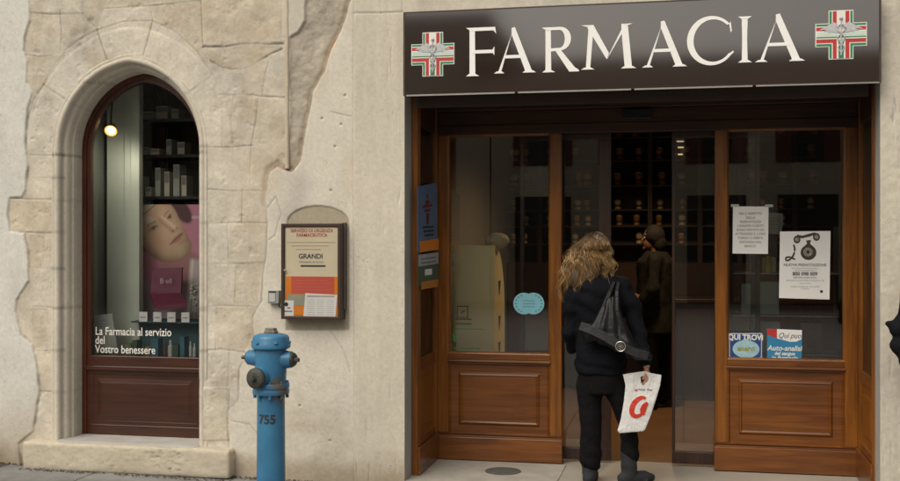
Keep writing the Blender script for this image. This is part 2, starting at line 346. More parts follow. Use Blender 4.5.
    e = np.exp(-((dD-0.004)/0.006)**2)*np.clip(.5+fbm(x, z, 5, 116, 3), 0, 1); col = col*(1-0.42*e[..., None])
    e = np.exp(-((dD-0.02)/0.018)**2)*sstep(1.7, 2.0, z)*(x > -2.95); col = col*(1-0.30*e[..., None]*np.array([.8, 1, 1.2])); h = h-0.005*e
    # holes and hairline cracks in the plaster
    for hx, hy in ((322, 118), (341, 124), (335, 146), (345, 95), (331, 190), (300, 405), (330, 440), (312, 210)):
        q = at(hx, hy, 0); e = np.exp(-(np.hypot(x-q.x, z-q.z)/0.007)**2); h = h-0.012*e; col = col*(1-0.5*e[..., None])
    for p in ([(330, 112), (352, 116)], [(268, 208), (276, 196), (282, 214), (275, 236), (268, 240)], [(246, 360), (262, 352), (285, 357)], [(232, 420), (250, 424), (262, 440)], [(330, 330), (345, 350), (350, 372)]):
        e = np.exp(-(dist_poly(wx, wz, W2(p))/0.004)**2); h = h-0.004*e; col = col*(1-0.25*e[..., None])
    # pilaster and right strip: sawn travertine, vertical veins
    k = (sstep(-0.003, 0.003, x-W2([(354, 200)])[0][0])*(z < 9))
    ve = fbm(x*9, z*0.8, 2.2, 121); ve2 = fbm(x*16, z*1.3, 3, 123)
    hp = 0.016+0.0012*fbm(x, z, 6, 125)-0.007*np.clip(ve2-0.30, 0, 1)*4*np.clip(ve+.5, 0, 1)
    cP = np.array([0.61, 0.56, 0.47])*(1+0.10*ve[..., None]+0.05*v[..., None])
    kr = sstep(1.0, 1.15, x); hp = hp+kr*0.004*fbm(x, z, 16, 127); cP = cP*(1-kr[..., None]*0.02)
    h = h*(1-k)+hp*k; col = col*(1-k[..., None])+cP*k[..., None]
    for p, wgt in (([(354, -30), (353, 120), (354, 300), (354, 520)], .7), ([(354, 13), (380, 13), (403, 12)], .8), ([(403, 12), (402, -20)], .6)):
        dd = dist_poly(x, z, W2(p)); e = np.exp(-(dd/0.005)**2)*np.clip(.8+.5*fbm(x, z, 5, 131), 0, 1); h = h-0.007*wgt*e; col = col*(1-0.32*wgt*e[..., None])
    # flat shallow niche behind the notice case
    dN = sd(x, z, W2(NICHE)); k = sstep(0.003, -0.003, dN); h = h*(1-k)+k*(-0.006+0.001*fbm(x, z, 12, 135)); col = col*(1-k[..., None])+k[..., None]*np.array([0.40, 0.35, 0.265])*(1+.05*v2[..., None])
    # splash dirt along the foot
    spk = sstep(.38, .62, fbm(x, z, 60, 149, 3)); col = col*(1-.16*spk[..., None]*(1-.6*sstep(-3.0, -2.8, x))[..., None])
    dirt = sstep(0.22, -0.02, z+0.08*fbm(x, z, 6, 141)); col = col*(1-0.42*dirt[..., None]*np.array([.85, 1, 1.15]))
    soot = sstep(0.1, .6, fbm(x*2.2, z*.5, 2, 143)); col = col*(1-0.08*soot[..., None])
    return h, np.clip(col, 0.02, 0.9)
def stone_mat():
    m, n, l, p = new_mat('weathered_stone_and_plaster')
    a = n.new('ShaderNodeVertexColor'); a.layer_name = 'Col'
    tc = n.new('ShaderNodeTexCoord')
    nz = n.new('ShaderNodeTexNoise'); nz.inputs['Scale'].default_value = 38; nz.inputs['Detail'].default_value = 8; nz.inputs['Roughness'].default_value = 0.7; l.new(tc.outputs['Object'], nz.inputs[0])
    mr = n.new('ShaderNodeMapRange'); mr.inputs[1].default_value = 0.3; mr.inputs[2].default_value = 0.7; mr.inputs[3].default_value = 0.88; mr.inputs[4].default_value = 1.08
    l.new(nz.outputs[0], mr.inputs[0])
    mx = n.new('ShaderNodeMix'); mx.data_type = 'RGBA'; mx.blend_type = 'MULTIPLY'; mx.inputs[0].default_value = 1
    l.new(a.outputs[0], mx.inputs[6]); l.new(mr.outputs[0], mx.inputs[7]); l.new(mx.outputs[2], p.inputs['Base Color'])
    p.inputs['Roughness'].default_value = 0.92; p.inputs['Specular IOR Level'].default_value = 0.2
    vo = n.new('ShaderNodeTexVoronoi'); vo.inputs['Scale'].default_value = 55; l.new(tc.outputs['Object'], vo.inputs['Vector'])
    pr_ = n.new('ShaderNodeMapRange'); pr_.inputs[1].default_value = .10; pr_.inputs[2].default_value = .26; l.new(vo.outputs['Distance'], pr_.inputs[0])
    ng = n.new('ShaderNodeTexNoise'); ng.inputs['Scale'].default_value = 5; l.new(tc.outputs['Object'], ng.inputs[0]); gt = n.new('ShaderNodeMapRange'); gt.inputs[1].default_value = .54; gt.inputs[2].default_value = .72; l.new(ng.outputs[0], gt.inputs[0])
    pm_ = n.new('ShaderNodeMix'); pm_.data_type = 'FLOAT'; pm_.inputs[2].default_value = 1; l.new(gt.outputs[0], pm_.inputs[0]); l.new(pr_.outputs[0], pm_.inputs[3])
    m3 = n.new('ShaderNodeMix'); m3.data_type = 'RGBA'; m3.blend_type = 'MIX'; m3.inputs[6].default_value = (.34, .29, .22, 1); l.new(pm_.outputs[0], m3.inputs[0]); l.new(mx.outputs[2], m3.inputs[7]); l.new(m3.outputs[2], p.inputs['Base Color'])
    ad = n.new('ShaderNodeMath'); ad.operation = 'ADD'; l.new(nz.outputs[0], ad.inputs[0]); l.new(pm_.outputs[0], ad.inputs[1])
    b = n.new('ShaderNodeBump'); b.inputs['Strength'].default_value = 0.40; b.inputs['Distance'].default_value = 0.004
    l.new(ad.outputs[0], b.inputs['Height']); l.new(b.outputs[0], p.inputs['Normal'])
    return m
M['stone'] = stone_mat()
def add_col(me, cols):
    ca = me.color_attributes.new('Col', 'FLOAT_COLOR', 'POINT')
    c4 = np.ones((len(me.vertices), 4), np.float32); c4[:, :3] = cols; ca.data.foreach_set('color', c4.ravel())
def grid_wall(xs, zs, hole=None):
    Xg, Zg = np.meshgrid(xs, zs, indexing='ij'); h, col = facade_fields(Xg, Zg)
    nx, nz = Xg.shape; V = np.stack([Xg, -h, Zg], -1).reshape(-1, 3)
    i, j = np.meshgrid(np.arange(nx-1), np.arange(nz-1), indexing='ij'); a = i*nz+j
    q = np.stack([a, a+nz, a+nz+1, a+1], -1).reshape(-1, 4)
    if hole is not None:
        cxm = (Xg[:-1, :-1]+Xg[1:, 1:])/2; czm = (Zg[:-1, :-1]+Zg[1:, 1:])/2; q = q[~hole(cxm, czm).ravel()]
    return V, q, col.reshape(-1, 3)
bld = thing('pharmacy_building', 'old pale stone and plaster building with a pointed arch window and a wide doorway', 'building', (-1.8, 0, 0))
parts = []
fs = 0.0062
xs = np.concatenate([np.linspace(-10, -5.35, 25)[:-1], np.arange(-5.35, XL, fs), [XL]])
zs = np.concatenate([np.arange(-0.12, 3.42, fs), np.linspace(3.42, 5.6, 20)])
arch_hole = lambda x, z: (s_arch(x, z) < 0.075) & (z > 0.10)
parts.append(grid_wall(xs, zs, arch_hole))
xs2 = np.concatenate([[XL], np.arange(XL+0.02, XR, 0.02), [XR]]); zs2 = np.concatenate([np.arange(DOOR_TOP, 3.42, 0.014), np.linspace(3.43, 5.6, 20)])
parts.append(grid_wall(xs2, zs2))
xs3 = np.concatenate([[XR], np.arange(XR+0.008, 1.75, fs), np.linspace(1.76, 8, 30)]); parts.append(grid_wall(xs3, zs))
Vs = []; Fs = []; Cs = []; off = 0
for V, q, c in parts: Vs.append(V); Fs.append(q+off); Cs.append(c); off += len(V)
V = np.concatenate(Vs); q = np.concatenate(Fs); C = np.concatenate(Cs)
me = bpy.data.meshes.new('wall'); me.vertices.add(len(V)); me.vertices.foreach_set('co', V.ravel().astype(np.float32))
me.loops.add(q.size); me.loops.foreach_set('vertex_index', q.ravel().astype(np.int32)); me.polygons.add(len(q))
me.polygons.foreach_set('loop_start', np.arange(0, q.size, 4).astype(np.int32)); me.update(calc_edges=True); me.validate()
me.polygons.foreach_set('use_smooth', [True]*len(me.polygons))
add_col(me, C); me.materials.append(M['stone'])
wall = bpy.data.objects.new('wall', me); COL.objects.link(wall); wall.parent = bld; wall.location = -Vector(bld['_o'])
M['travertine'] = mat('sawn_travertine', (0.49, 0.43, 0.345), 0.8, 0.12, 3, 0.25, 40, stretch=(6, 6, 0.8))
M['reveal'] = mat('grey_stone_reveal', (0.40, 0.385, 0.36), 0.85, 0.12, 6, 0.2, 40)
each('door_jamb', M['reveal'], bld, [(XL-0.3, XL, -0.010, 0.17, -0.2, DOOR_TOP+.06), (XR, XR+0.3, -0.010, 0.17, -0.2, DOOR_TOP+.06)])
mb = MB(); mb.box(XL+.001, XR-.001, 0.0, 0.9, DOOR_TOP, DOOR_TOP+0.3); mb.build('lintel', M['travertine'], bld)
# roof line and upper storey (out of frame) so the block is whole from a step aside
mb = MB(); mb.box(-10, 8, 0.25, 6.0, 5.5, 5.75); mb.box(-10.2, 8.2, -0.5, 6.0, 5.75, 5.85); mb.build('roof', M['reveal'], bld)
# moulded arch surround, swept
def arch_path(n=40):
    pts = [(CX-WHALF, 0.10), (CX-WHALF, 0.9), (CX-WHALF, 1.6)]
    a0 = math.pi; a1 = math.pi-math.acos((CO)/RAD)
    for t in np.linspace(a0, a1, n): pts.append((CX+CO+RAD*math.cos(t), ZS+RAD*math.sin(t)))
    r = [(2*CX-p[0], p[1]) for p in pts[:-1]][::-1]
    return pts+r
def densify(pts, d=0.02):
    out = [pts[0]]
    for a, b in zip(pts, pts[1:]):
        n = max(1, int(math.hypot(b[0]-a[0], b[1]-a[1])/d))
        for k in range(1, n+1): out.append((a[0]+(b[0]-a[0])*k/n, a[1]+(b[1]-a[1])*k/n))
    return out
path = np.array(densify(arch_path()))
tan = np.gradient(path, axis=0); tan /= np.linalg.norm(tan, axis=1)[:, None]; nor = np.stack([-tan[:, 1], tan[:, 0]], 1)
for _ in range(3): nor[1:-1] = (nor[:-2]+nor[1:-1]*2+nor[2:])/4
nor /= np.linalg.norm(nor, axis=1)[:, None]
prof = [(0.0, 0.30), (0.0, 0.16), (0.0, 0.110), (0.002, 0.106), (0.010, 0.104), (0.012, 0.096), (0.014, 0.070), (0.022, 0.052), (0.034, 0.044), (0.044, 0.044), (0.046, 0.036), (0.044, 0.018), (0.047, 0.003), (0.055, -0.008), (0.066, -0.012), (0.077, -0.009), (0.084, -0.001), (0.088, -0.001), (0.096, -0.005), (0.106, -0.003), (0.112, 0.02)]
Vv = []; Cc = []
for (px_, pz_), (nx_, nz_) in zip(path, nor):
    for s_, y_ in prof: Vv.append((px_+nx_*s_, y_, pz_+nz_*s_))
Vv = np.array(Vv)
nn = fbm(Vv[:, 0], Vv[:, 2]+Vv[:, 1]*1.7, 9, 201); n2_ = fbm(Vv[:, 0], Vv[:, 2], 2, 205)
chip = np.clip(fbm(Vv[:, 0], Vv[:, 2], 7, 207)-0.30, 0, 1)*sstep(1.0, .3, Vv[:, 2])
Vv[:, 1] += 0.002*nn+0.06*chip
Cc = np.array([0.59, 0.54, 0.455])*(1+0.10*nn[:, None]+0.08*n2_[:, None])
for p, wgt in JOINTS:
    if wgt < .5: continue
    P = W2(p); dd = dist_poly(Vv[:, 0], Vv[:, 2], [P[0], (P[-1][0]+(P[-1][0]-P[0][0])*0.0, P[-1][1])])
    e = np.exp(-(dd/0.006)**2); Cc *= (1-0.35*e[:, None])
for lz in (Z(61, 154, 0), Z(61, 199, 0), Z(61, 307, 0), Z(61, 391, 0)):
    e = np.exp(-((Vv[:, 2]-lz)/0.006)**2)*(Vv[:, 2] < ZS); Cc *= (1-0.4*e[:, None]); Vv[:, 1] += 0.004*e
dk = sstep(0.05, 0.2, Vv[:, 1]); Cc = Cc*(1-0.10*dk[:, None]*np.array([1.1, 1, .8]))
k_ = len(prof); npth = len(path)
Ff = [(i*k_+j, i*k_+j+1, (i+1)*k_+j+1, (i+1)*k_+j) for i in range(npth-1) for j in range(k_-1)]
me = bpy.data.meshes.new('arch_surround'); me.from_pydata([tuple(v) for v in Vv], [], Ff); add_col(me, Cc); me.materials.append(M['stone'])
me.polygons.foreach_set('use_smooth', [True]*len(me.polygons))
o = bpy.data.objects.new('arch_surround', me); COL.objects.link(o); o.parent = bld; o.location = -Vector(bld['_o'])
# window sill block: worn, pitted
sx0, sx1 = X(22, -0.1), X(229, -0.1)
def rough_block(name, x0, x1, y0, y1, z0, z1, m, parent, amp=0.006, step=0.02, seed=3, colr=(0.47, 0.41, 0.32)):
    nx, ny, nz = [max(2, int((b-a)/step)) for a, b in ((x0, x1), (y0, y1), (z0, z1))]
    V = []; Fq = []
    def face(fn, a, b):
        o_ = len(V)
        for i in range(a+1):
            for j in range(b+1): V.append(fn(i/a, j/b))
        for i in range(a):
            for j in range(b): Fq.append((o_+i*(b+1)+j, o_+(i+1)*(b+1)+j, o_+(i+1)*(b+1)+j+1, o_+i*(b+1)+j+1))
    L = lambda a, b, t: a+(b-a)*t
    face(lambda u, v: (L(x0, x1, u), y0, L(z0, z1, v)), nx, nz); face(lambda u, v: (L(x0, x1, u), L(y0, y1, v), z1), nx, ny)
    face(lambda u, v: (x0, L(y1, y0, u), L(z0, z1, v)), ny, nz); face(lambda u, v: (x1, L(y0, y1, u), L(z0, z1, v)), ny, nz)
    V = np.array(V)
    c = np.array([(x0+x1)/2, (y0+y1)/2, (z0+z1)/2]); hf = np.array([(x1-x0)/2, (y1-y0)/2, (z1-z0)/2])
    q_ = (V-c); r = 0.022; inn = np.clip(q_, -(hf-r), hf-r); dv = q_-inn; ln = np.linalg.norm(dv, axis=1)[:, None]; ln[ln == 0] = 1
    V = c+inn+dv/ln*r*np.where(np.abs(dv).sum(1)[:, None] > 0, 1, 0)
    n_ = fbm(V[:, 0]+V[:, 1], V[:, 2]*2.0+V[:, 1], 8, seed); n2 = fbm(V[:, 0], V[:, 2]*2.2+V[:, 1]*2, 30, seed+9, 5); pit = np.clip(n2-0.16, 0, 1)*sstep(-.3, .3, fbm(V[:, 0], V[:, 2], 3, seed+19, 2))
    dirn = dv/ln; V = V+dirn*(amp*n_-amp*3.5*pit)[:, None]
    cc = np.array(colr)*(1+0.15*n_[:, None]-0.8*pit[:, None])*(1-0.3*sstep(z0+.06, z0, V[:, 2])[:, None])
    me = bpy.data.meshes.new(name); me.from_pydata([tuple(v) for v in V], [], Fq); add_col(me, np.clip(cc, .02, .9)); me.materials.append(m)
    me.polygons.foreach_set('use_smooth', [True]*len(me.polygons))
    o = bpy.data.objects.new(name, me); COL.objects.link(o); o.parent = parent
    if parent: o.location = -Vector(parent['_o'])
    return o
rough_block('window_sill', sx0, sx1, -0.10, 0.20, -0.02, 0.180, M['stone'], bld, 0.0045, 0.007, 3, (0.53, 0.475, 0.375))
rough_block('window_ledge', CX-WHALF-.06, CX+WHALF+.06, -0.055, 0.34, 0.12, 0.190, M['reveal'], bld, 0.001, 0.02, 8)
mb = MB(); cx0 = X(286.8, -0.005); mb.tube([(cx0, 0.004, Z(287, 168, 0)), (cx0, 0.003, 2.6), (cx0, 0.003, 5.3)], 0.015, 12)
mb.build('cable_conduit', mat('painted_conduit', (0.54, 0.46, 0.355), 0.8, 0.12, 10, 0.2), bld, smooth=True)
# shop room shell
mb = MB(); mb.box(-1.95, -1.9, 0.79, 5.3, 0, 2.95); mb.box(1.9, 1.95, 0.86, 5.3, 0, 2.95); mb.box(-1.95, 1.95, 5.2, 5.3, 0, 2.95); mb.box(-1.95, 1.95, 0.86, 5.3, 2.95, 3.0)
mb.box(-1.95, -1.79, 0.17, 0.80, 0, 2.66); mb.box(1.165+.01, 1.95, 0.17, 0.86, 0, 2.66)
mb.build('interior_wall', M['plaster_in'], bld)
# ------------------------------------------------------------------ ground
pm = mat('grey_pavement_stone', (0.20, 0.20, 0.197), 0.85, 0.30, 3.0, 0.3, 70)
def zpav(x): return -0.004-0.011*(x+4.6)
mb = MB(); xg = np.linspace(-12, 10, 23); rows = [-3.2, -1.25, 0.17]
for a in range(len(xg)-1):
    for b in range(2):
        x0, x1 = xg[a]+.004, xg[a+1]-.004; y0, y1 = rows[b]+.004, rows[b+1]-.004
        mb.add([(x0, y0, zpav(x0)), (x1, y0, zpav(x1)), (x1, y1, zpav(x1)), (x0, y1, zpav(x0)), (x0, y0, zpav(x0)-.1), (x1, y0, zpav(x1)-.1), (x1, y1, zpav(x1)-.1), (x0, y1, zpav(x0)-.1)],
               [(0, 1, 2, 3), (0, 4, 5, 1), (1, 5, 6, 2), (2, 6, 7, 3), (3, 7, 4, 0)])
tag(mb.build('pavement', pm, bevel=0.004), kind='structure')
mb = MB(); mb.add([(-12, -3.2, -.03), (10, -3.2, -.27), (10, 0.17, -.27), (-12, .17, -.03)], [(0, 1, 2, 3)]); mb.v = [(x, y, zpav(x)-.006) for x, y, z in mb.v]
tag(mb.build('pavement_joint_bed', mat('dirty_joint_sand', (0.10, 0.09, 0.075), 0.95, 0.3, 20), None), kind='structure')
mb = MB(); mb.add([(-90, -90, -.29), (90, -90, -.29), (90, -3.2, -.29), (-90, -3.2, -.29)], [(0, 1, 2, 3)])
tag(mb.build('street', mat('street_cobbles', (0.16, 0.155, 0.15), 0.85, 0.25, 12, 0.4, 30)), kind='structure')
mb = MB(); mb.add([(-90, .18, -.3), (90, .18, -.3), (90, 90, -.3), (-90, 90, -.3)], [(0, 1, 2, 3)]); tag(mb.build('ground', pm), kind='structure')
# leaf litter and grit in the corner
mb = MB(); r_ = random.Random(3)
for i in range(1300):
    a = r_.random()**1.6; x = -5.5+r_.random()*0.9 if i % 5 < 3 else -5.5+r_.random()*3.6
    y = -0.012-a*(0.30 if x < -4.72 else 0.05)
    if -4.72 < x < sx1 and i % 5 < 3: continue
    if sx0 < x < sx1: y -= 0.11
    s_ = r_.uniform(.004, .012); t = r_.random()*6; z0 = zpav(x)+s_*.5
    mb.add([(x+s_*math.cos(t+k*2.1), y+s_*math.sin(t+k*2.1), z0+r_.uniform(-.4, .6)*s_) for k in range(3)]+[(x, y, z0+s_*.7)], [(0, 1, 3), (1, 2, 3), (2, 0, 3), (0, 2, 1)])
tag(mb.build('street_grit', mat('dead_leaf_crumbs', (0.085, 0.06, 0.04), 0.95, 0.5, 40)), 'dark crumbs of dirt and dead leaves along the foot of the wall', 'litter', kind='stuff')
# threshold stones
SH = 0.010
stp = mat('pale_threshold_stone', (0.36, 0.335, 0.295), 0.7, 0.18, 5, 0.12, 60)
mb = MB(); xa = X(560, 0.35)
poly = [(XL+.002, -0.03), (-1.2, -0.045), (-0.98, -0.04)]+[(xa-0.24+0.24*math.sin(t), 0.26-0.30*math.cos(t)) for t in np.linspace(0.0, math.pi/2, 12)]+[(xa, 0.74), (XL+.002, 0.74)]
vs = [(x, y, SH) for x, y in poly]+[(x, y, -0.12) for x, y in poly]; n = len(poly)
mb.add(vs, [tuple(range(n))]+[(i, i+n, (i+1) % n+n, (i+1) % n) for i in range(n)])
tag(mb.build('threshold_slab', stp, bevel=0.006), kind='structure')
mb = MB(); mb.box(XL+.002, XR-.002, -0.0, 0.99, -0.13, SH-0.006)
tag(mb.build('threshold_floor', mat('worn_threshold_stone', (0.36, 0.325, 0.275), 0.6, 0.10, 3, 0.1, 60)), kind='structure')
mb = MB(); mb.box(-1.95, 1.95, 0.99, 5.3, -0.13, SH-0.002)
tag(mb.build('shop_floor', mat('brown_tile_floor', (0.24, 0.13, 0.06), 0.35, 0.15, 3)), kind='structure')
q = at(503, 467.5, 0.42); mb = MB(); mb.lathe((q.x, q.y, 0), [(0.0001, SH+.0005), (0.124, SH+.0005), (0.124, SH+.004), (0.118, SH+.0055), (0.0001, SH+.0055)], 40)
tag(mb.build('drain_cover', mat('worn_bronze_disc', (0.085, 0.09, 0.082), 0.6, 0.2, 20, 0.2), smooth=True), 'dark round disc cover let into the pale threshold stone left of the woman', 'drain cover')
# ------------------------------------------------------------------ arched display window
win = thing('display_window', 'pointed arch display window with red brown wooden frame and panelled base', 'window', (CX, WY, 0.19))
def arch_outline(off, z0, n=24):
    p = []
    for (a, b) in arch_path(n):
        pass
    w_ = WHALF-off; R_ = RAD-off
    a1 = math.pi-math.acos(CO/R_); L = [(CX-w_, z0)]
    for t in np.linspace(math.pi, a1, n): L.append((CX+CO+R_*math.cos(t), ZS+R_*math.sin(t)))
    return L+[(2*CX-p_[0], p_[1]) for p_ in L[:-1]][::-1]
def arch_band(mb, o1, o2, y0, y1, z0, n=24, slope=0.0):
    A = arch_outline(o1, z0, n); B = arch_outline(o2, z0, n)
    rs = [[(a[0], y0, a[1]), (b[0], y0+slope, b[1]), (b[0], y1, b[1]), (a[0], y1, a[1])] for a, b in zip(A, B)]
    return mb.rings(rs)
ZB = 0.19; ZR0 = Z(137, 371, WY); ZR1 = Z(137, 356, WY)
mb = MB(); arch_band(mb, -0.01, 0.032, WY, WY+0.07, ZB); arch_band(mb, 0.028, 0.060, WY+0.012, WY+0.06, ZB+.005); mb.build('frame', M['rv'], win, bevel=.004)
each('rail', M['rh'], win, [(CX-WHALF+.055, CX+WHALF-.055, WY+.005, WY+.07, ZR0, ZR1), (CX-WHALF+.03, CX+WHALF-.03, WY-.012, WY+.068, ZR0+.005, ZR0+.035)], .004)
mb = MB(); mb.box(CX-WHALF+.055, CX+WHALF-.055, WY+.006, WY+.06, ZB+.002, ZB+.075); mb.build('bottom_rail', M['rh'], win, bevel=.004)
mb = MB(); mb.steps(CX-WHALF+.052, CX+WHALF-.052, ZB+.07, ZR0+.004, [(0, WY+.010), (.03, WY+.011), (.034, WY+.017), (.06, WY+.018), (.09, WY+.013), (.094, WY+.012)]); mb.build('base_panel', M['rh'], win)
gl_o = arch_outline(0.05, ZR1-.01, 24)
mb = MB(); mb.prism(gl_o, WY+.038, WY+.042); pane = mb.build('glass_pane', M['wglass'], win)
tz = [Z(93, 334.5, WY), Z(93, 343.5, WY), Z(93, 352.5, WY)]
lt = [text('t', s_, X(93, WY)-.0, z_, WY+.030, 0.083, M['white'], None, off=0.0006, sx=0.80) for s_, z_ in zip(('La Farmacia al servizio', 'del', 'Vostro benessere'), tz)]
def join(objs, name, m, parent):
    mb = MB()
    for o in objs: mb.add([v.co[:] for v in o.data.vertices], [tuple(p.vertices) for p in o.data.polygons]); bpy.data.objects.remove(o)
    return mb.build(name, m, parent)
join(lt, 'lettering', M['white'], win)
# niche behind the window
mb = MB(); mb.box(CX-.62, CX-.56, 0.30, 1.5, .1, 3.1); mb.box(CX+.60, CX+.66, 0.30, 1.5, .1, 3.1); mb.box(CX-.62, CX+.66, 1.45, 1.5, .1, 3.1); mb.box(CX-.62, CX+.66, .30, 1.5, 3.0, 3.1)
mb.build('display_recess', mat('dark_green_grey_lining', (0.17, 0.185, 0.155), 0.9, 0.1), win)
mb = MB(); mb.box(CX-.56, CX+.60, .30, 1.45, .56, ZR1-.06); mb.build('display_shelf', mat('dark_display_shelf', (0.07, 0.08, 0.08), .6), win)
SHZ = ZR1-.06
# panels / curtain on left
mb = MB(); y_ = .62
for i, (a, b, dy) in enumerate(((107, 140, 0), (126, 134, -.02), (134, 142, -.045))):
    x0, x1 = X(a, y_), X(b, y_); mb.box(x0, x1, y_+dy, y_+dy+.05, SHZ, 2.95)
cm = mat('pale_green_cloth', (0.56, 0.61, 0.52), .9, .06, 3)
tag(mb.build('curtain', cm), 'tall pale green curtain hanging inside the arched window', 'curtain')
mb = MB(); x0, x1 = X(88, .5), X(107, .9); mb.box(x0-.1, x1, .95, 1.0, SHZ, 2.95); tag(mb.build('backdrop', mat('olive_grey_cloth', (0.12, 0.125, 0.095), .9, .1)), 'dull olive backdrop behind the spotlight in the arched window', 'backdrop')
# spotlight
q = at(111, 130, .40); sp = thing('window_spotlight', 'small lit brass spotlight hanging inside the arched window', 'spotlight', tuple(q))
R_ = Matrix.Translation(q) @ Matrix.Rotation(math.radians(-22), 4, 'Y') @ Matrix.Rotation(math.radians(-52), 4, 'X')
mb = MB(R_); mb.lathe((0, 0, 0), [(.012, .07), (.03, .06), (.042, .02), (.05, -.006), (.046, -.008), (.035, .01)], 24); mb.build('reflector', mat('brass', (.5, .33, .12), .3, metal=.9), sp, smooth=True)
mb = MB(R_); mb.ball((0, 0, .0), (.036, .036, .018), 16); mb.build('bulb', emit_mat('lit_bulb', (1, .70, .30), 2.4), sp, smooth=True)
mb = MB(); mb.tube([q+Vector((0.0, 0, .05)), q+Vector((-.01, 0.02, .12)), q+Vector((-.02, .1, .5)), (q.x, q.y+.1, 3.0)], .007); mb.build('stem', M['black'], sp, smooth=True)
pl = bpy.data.lights.new('bulb_light', 'SPOT'); pl.energy = 3.5; pl.color = (1, .9, .74); pl.shadow_soft_size = .10; pl.spot_size = math.radians(165); pl.spot_blend = 1
po = bpy.data.objects.new('bulb_light', pl); COL.objects.link(po); po.parent = sp; po.location = (.16, -.03, -.12); po.rotation_euler = (math.radians(12), math.radians(40), 0)
# wall shelf with boxes (upper right of the window)
py_ = .95
us = thing('product_rack', 'black shelf rack of pale product boxes at upper right inside the arched window', 'shelf', (X(170, py_), py_, 1.9))
mb = MB(); xa_, xb_ = X(141, py_), CX+.60
for yy in (122, 157, 198):
    zz = Z(160, yy, py_); mb.box(xa_, xb_, py_-.12, py_+.25, zz-.012, zz+.012)
mb.box(xa_-.0, xa_+.02, py_+.2, py_+.25, 1.6, 2.9); mb.box(X(166, py_), X(168, py_), py_+.0, py_+.25, 1.9, 2.9)
mb.build('rack_frame', M['black'], us)
bx_m = [mat('pale_green_card', (.36, .38, .33), .7), mat('cream_card', (.48, .44, .34), .7), mat('grey_card', (.2, .2, .19), .7)]
bi = 0
for (a, b, t, bt) in ((143, 152, 147, 157), (155, 164, 149, 157), (171, 176, 140, 157), (182, 189, 143, 157), (143, 147, 176, 197), (150, 156, 187, 197), (160, 165, 168, 197), (169, 174, 172, 197), (178, 184, 165, 197), (186, 191, 176, 197), (144, 158, 112, 122), (161, 172, 107, 122), (176, 183, 110, 122)):
    x0, x1 = X(a, py_), X(b, py_); z0 = Z((a+b)/2, bt, py_)+.014 if False else None
    zb = {157: Z(160, 157, py_), 197: Z(160, 198, py_), 122: Z(160, 122, py_)}[bt]+.0125; z1 = Z(160, t, py_)
    mb = MB(); mb.box(x0, x1, py_-.08, py_+.04, zb, z1); mb.cur = 1; mb.box(x0+.004, x1-.004, py_-.0812, py_-.08, zb+(z1-zb)*.55, z1-.01)
    tag(mb.build('product_box', [bx_m[bi % 2], bx_m[2]]), ('pale green carton', 'cream carton')[bi % 2]+' with dark label band on the black rack in the arched window', 'box', 'product boxes on the black rack'); bi += 1
for i in range(3):   # leaning slats at top
    mb = MB(); a = at(143+i*8, 95-i*4, 1.05); b = at(153+i*8, 118, 1.05); mb.tube([a, b], .018, 6); mb.build('strut', M['black'], us)
# ----- poster of a reclining face
pY = .80
post = thing('beauty_poster', 'pink poster of a reclining woman face inside the arched window', 'poster', (X(170, pY), pY, SHZ))
def pprism(mb, pts, Y, t=.0012, y_off=0.0): mb.prism([(at(a, b, Y).x, at(a, b, Y).z) for a, b in pts], Y-y_off-t, Y-y_off)
def smooth_poly(pts, it=2):
    for _ in range(it):
        o_ = []
        for i in range(len(pts)):
            a, b = pts[i], pts[(i+1) % len(pts)]; o_ += [(a[0]*.75+b[0]*.25, a[1]*.75+b[1]*.25), (a[0]*.25+b[0]*.75, a[1]*.25+b[1]*.75)]
        pts = o_
    return pts
pink = mat('dusty_pink_print', (.42, .20, .25), .6, .05, 2); skin_p = mat('printed_skin', (.46, .31, .20), .6, .14, 5); hair_p = mat('printed_dark_hair', (.05, .03, .02), .6, .3, 30)
lipp = mat('printed_lips', (.36, .14, .11), .6); shd = mat('printed_brown', (.20, .11, .07), .6); pale = mat('printed_pale', (.6, .55, .46), .6); magenta = mat('magenta_print', (.15, .022, .055), .5)
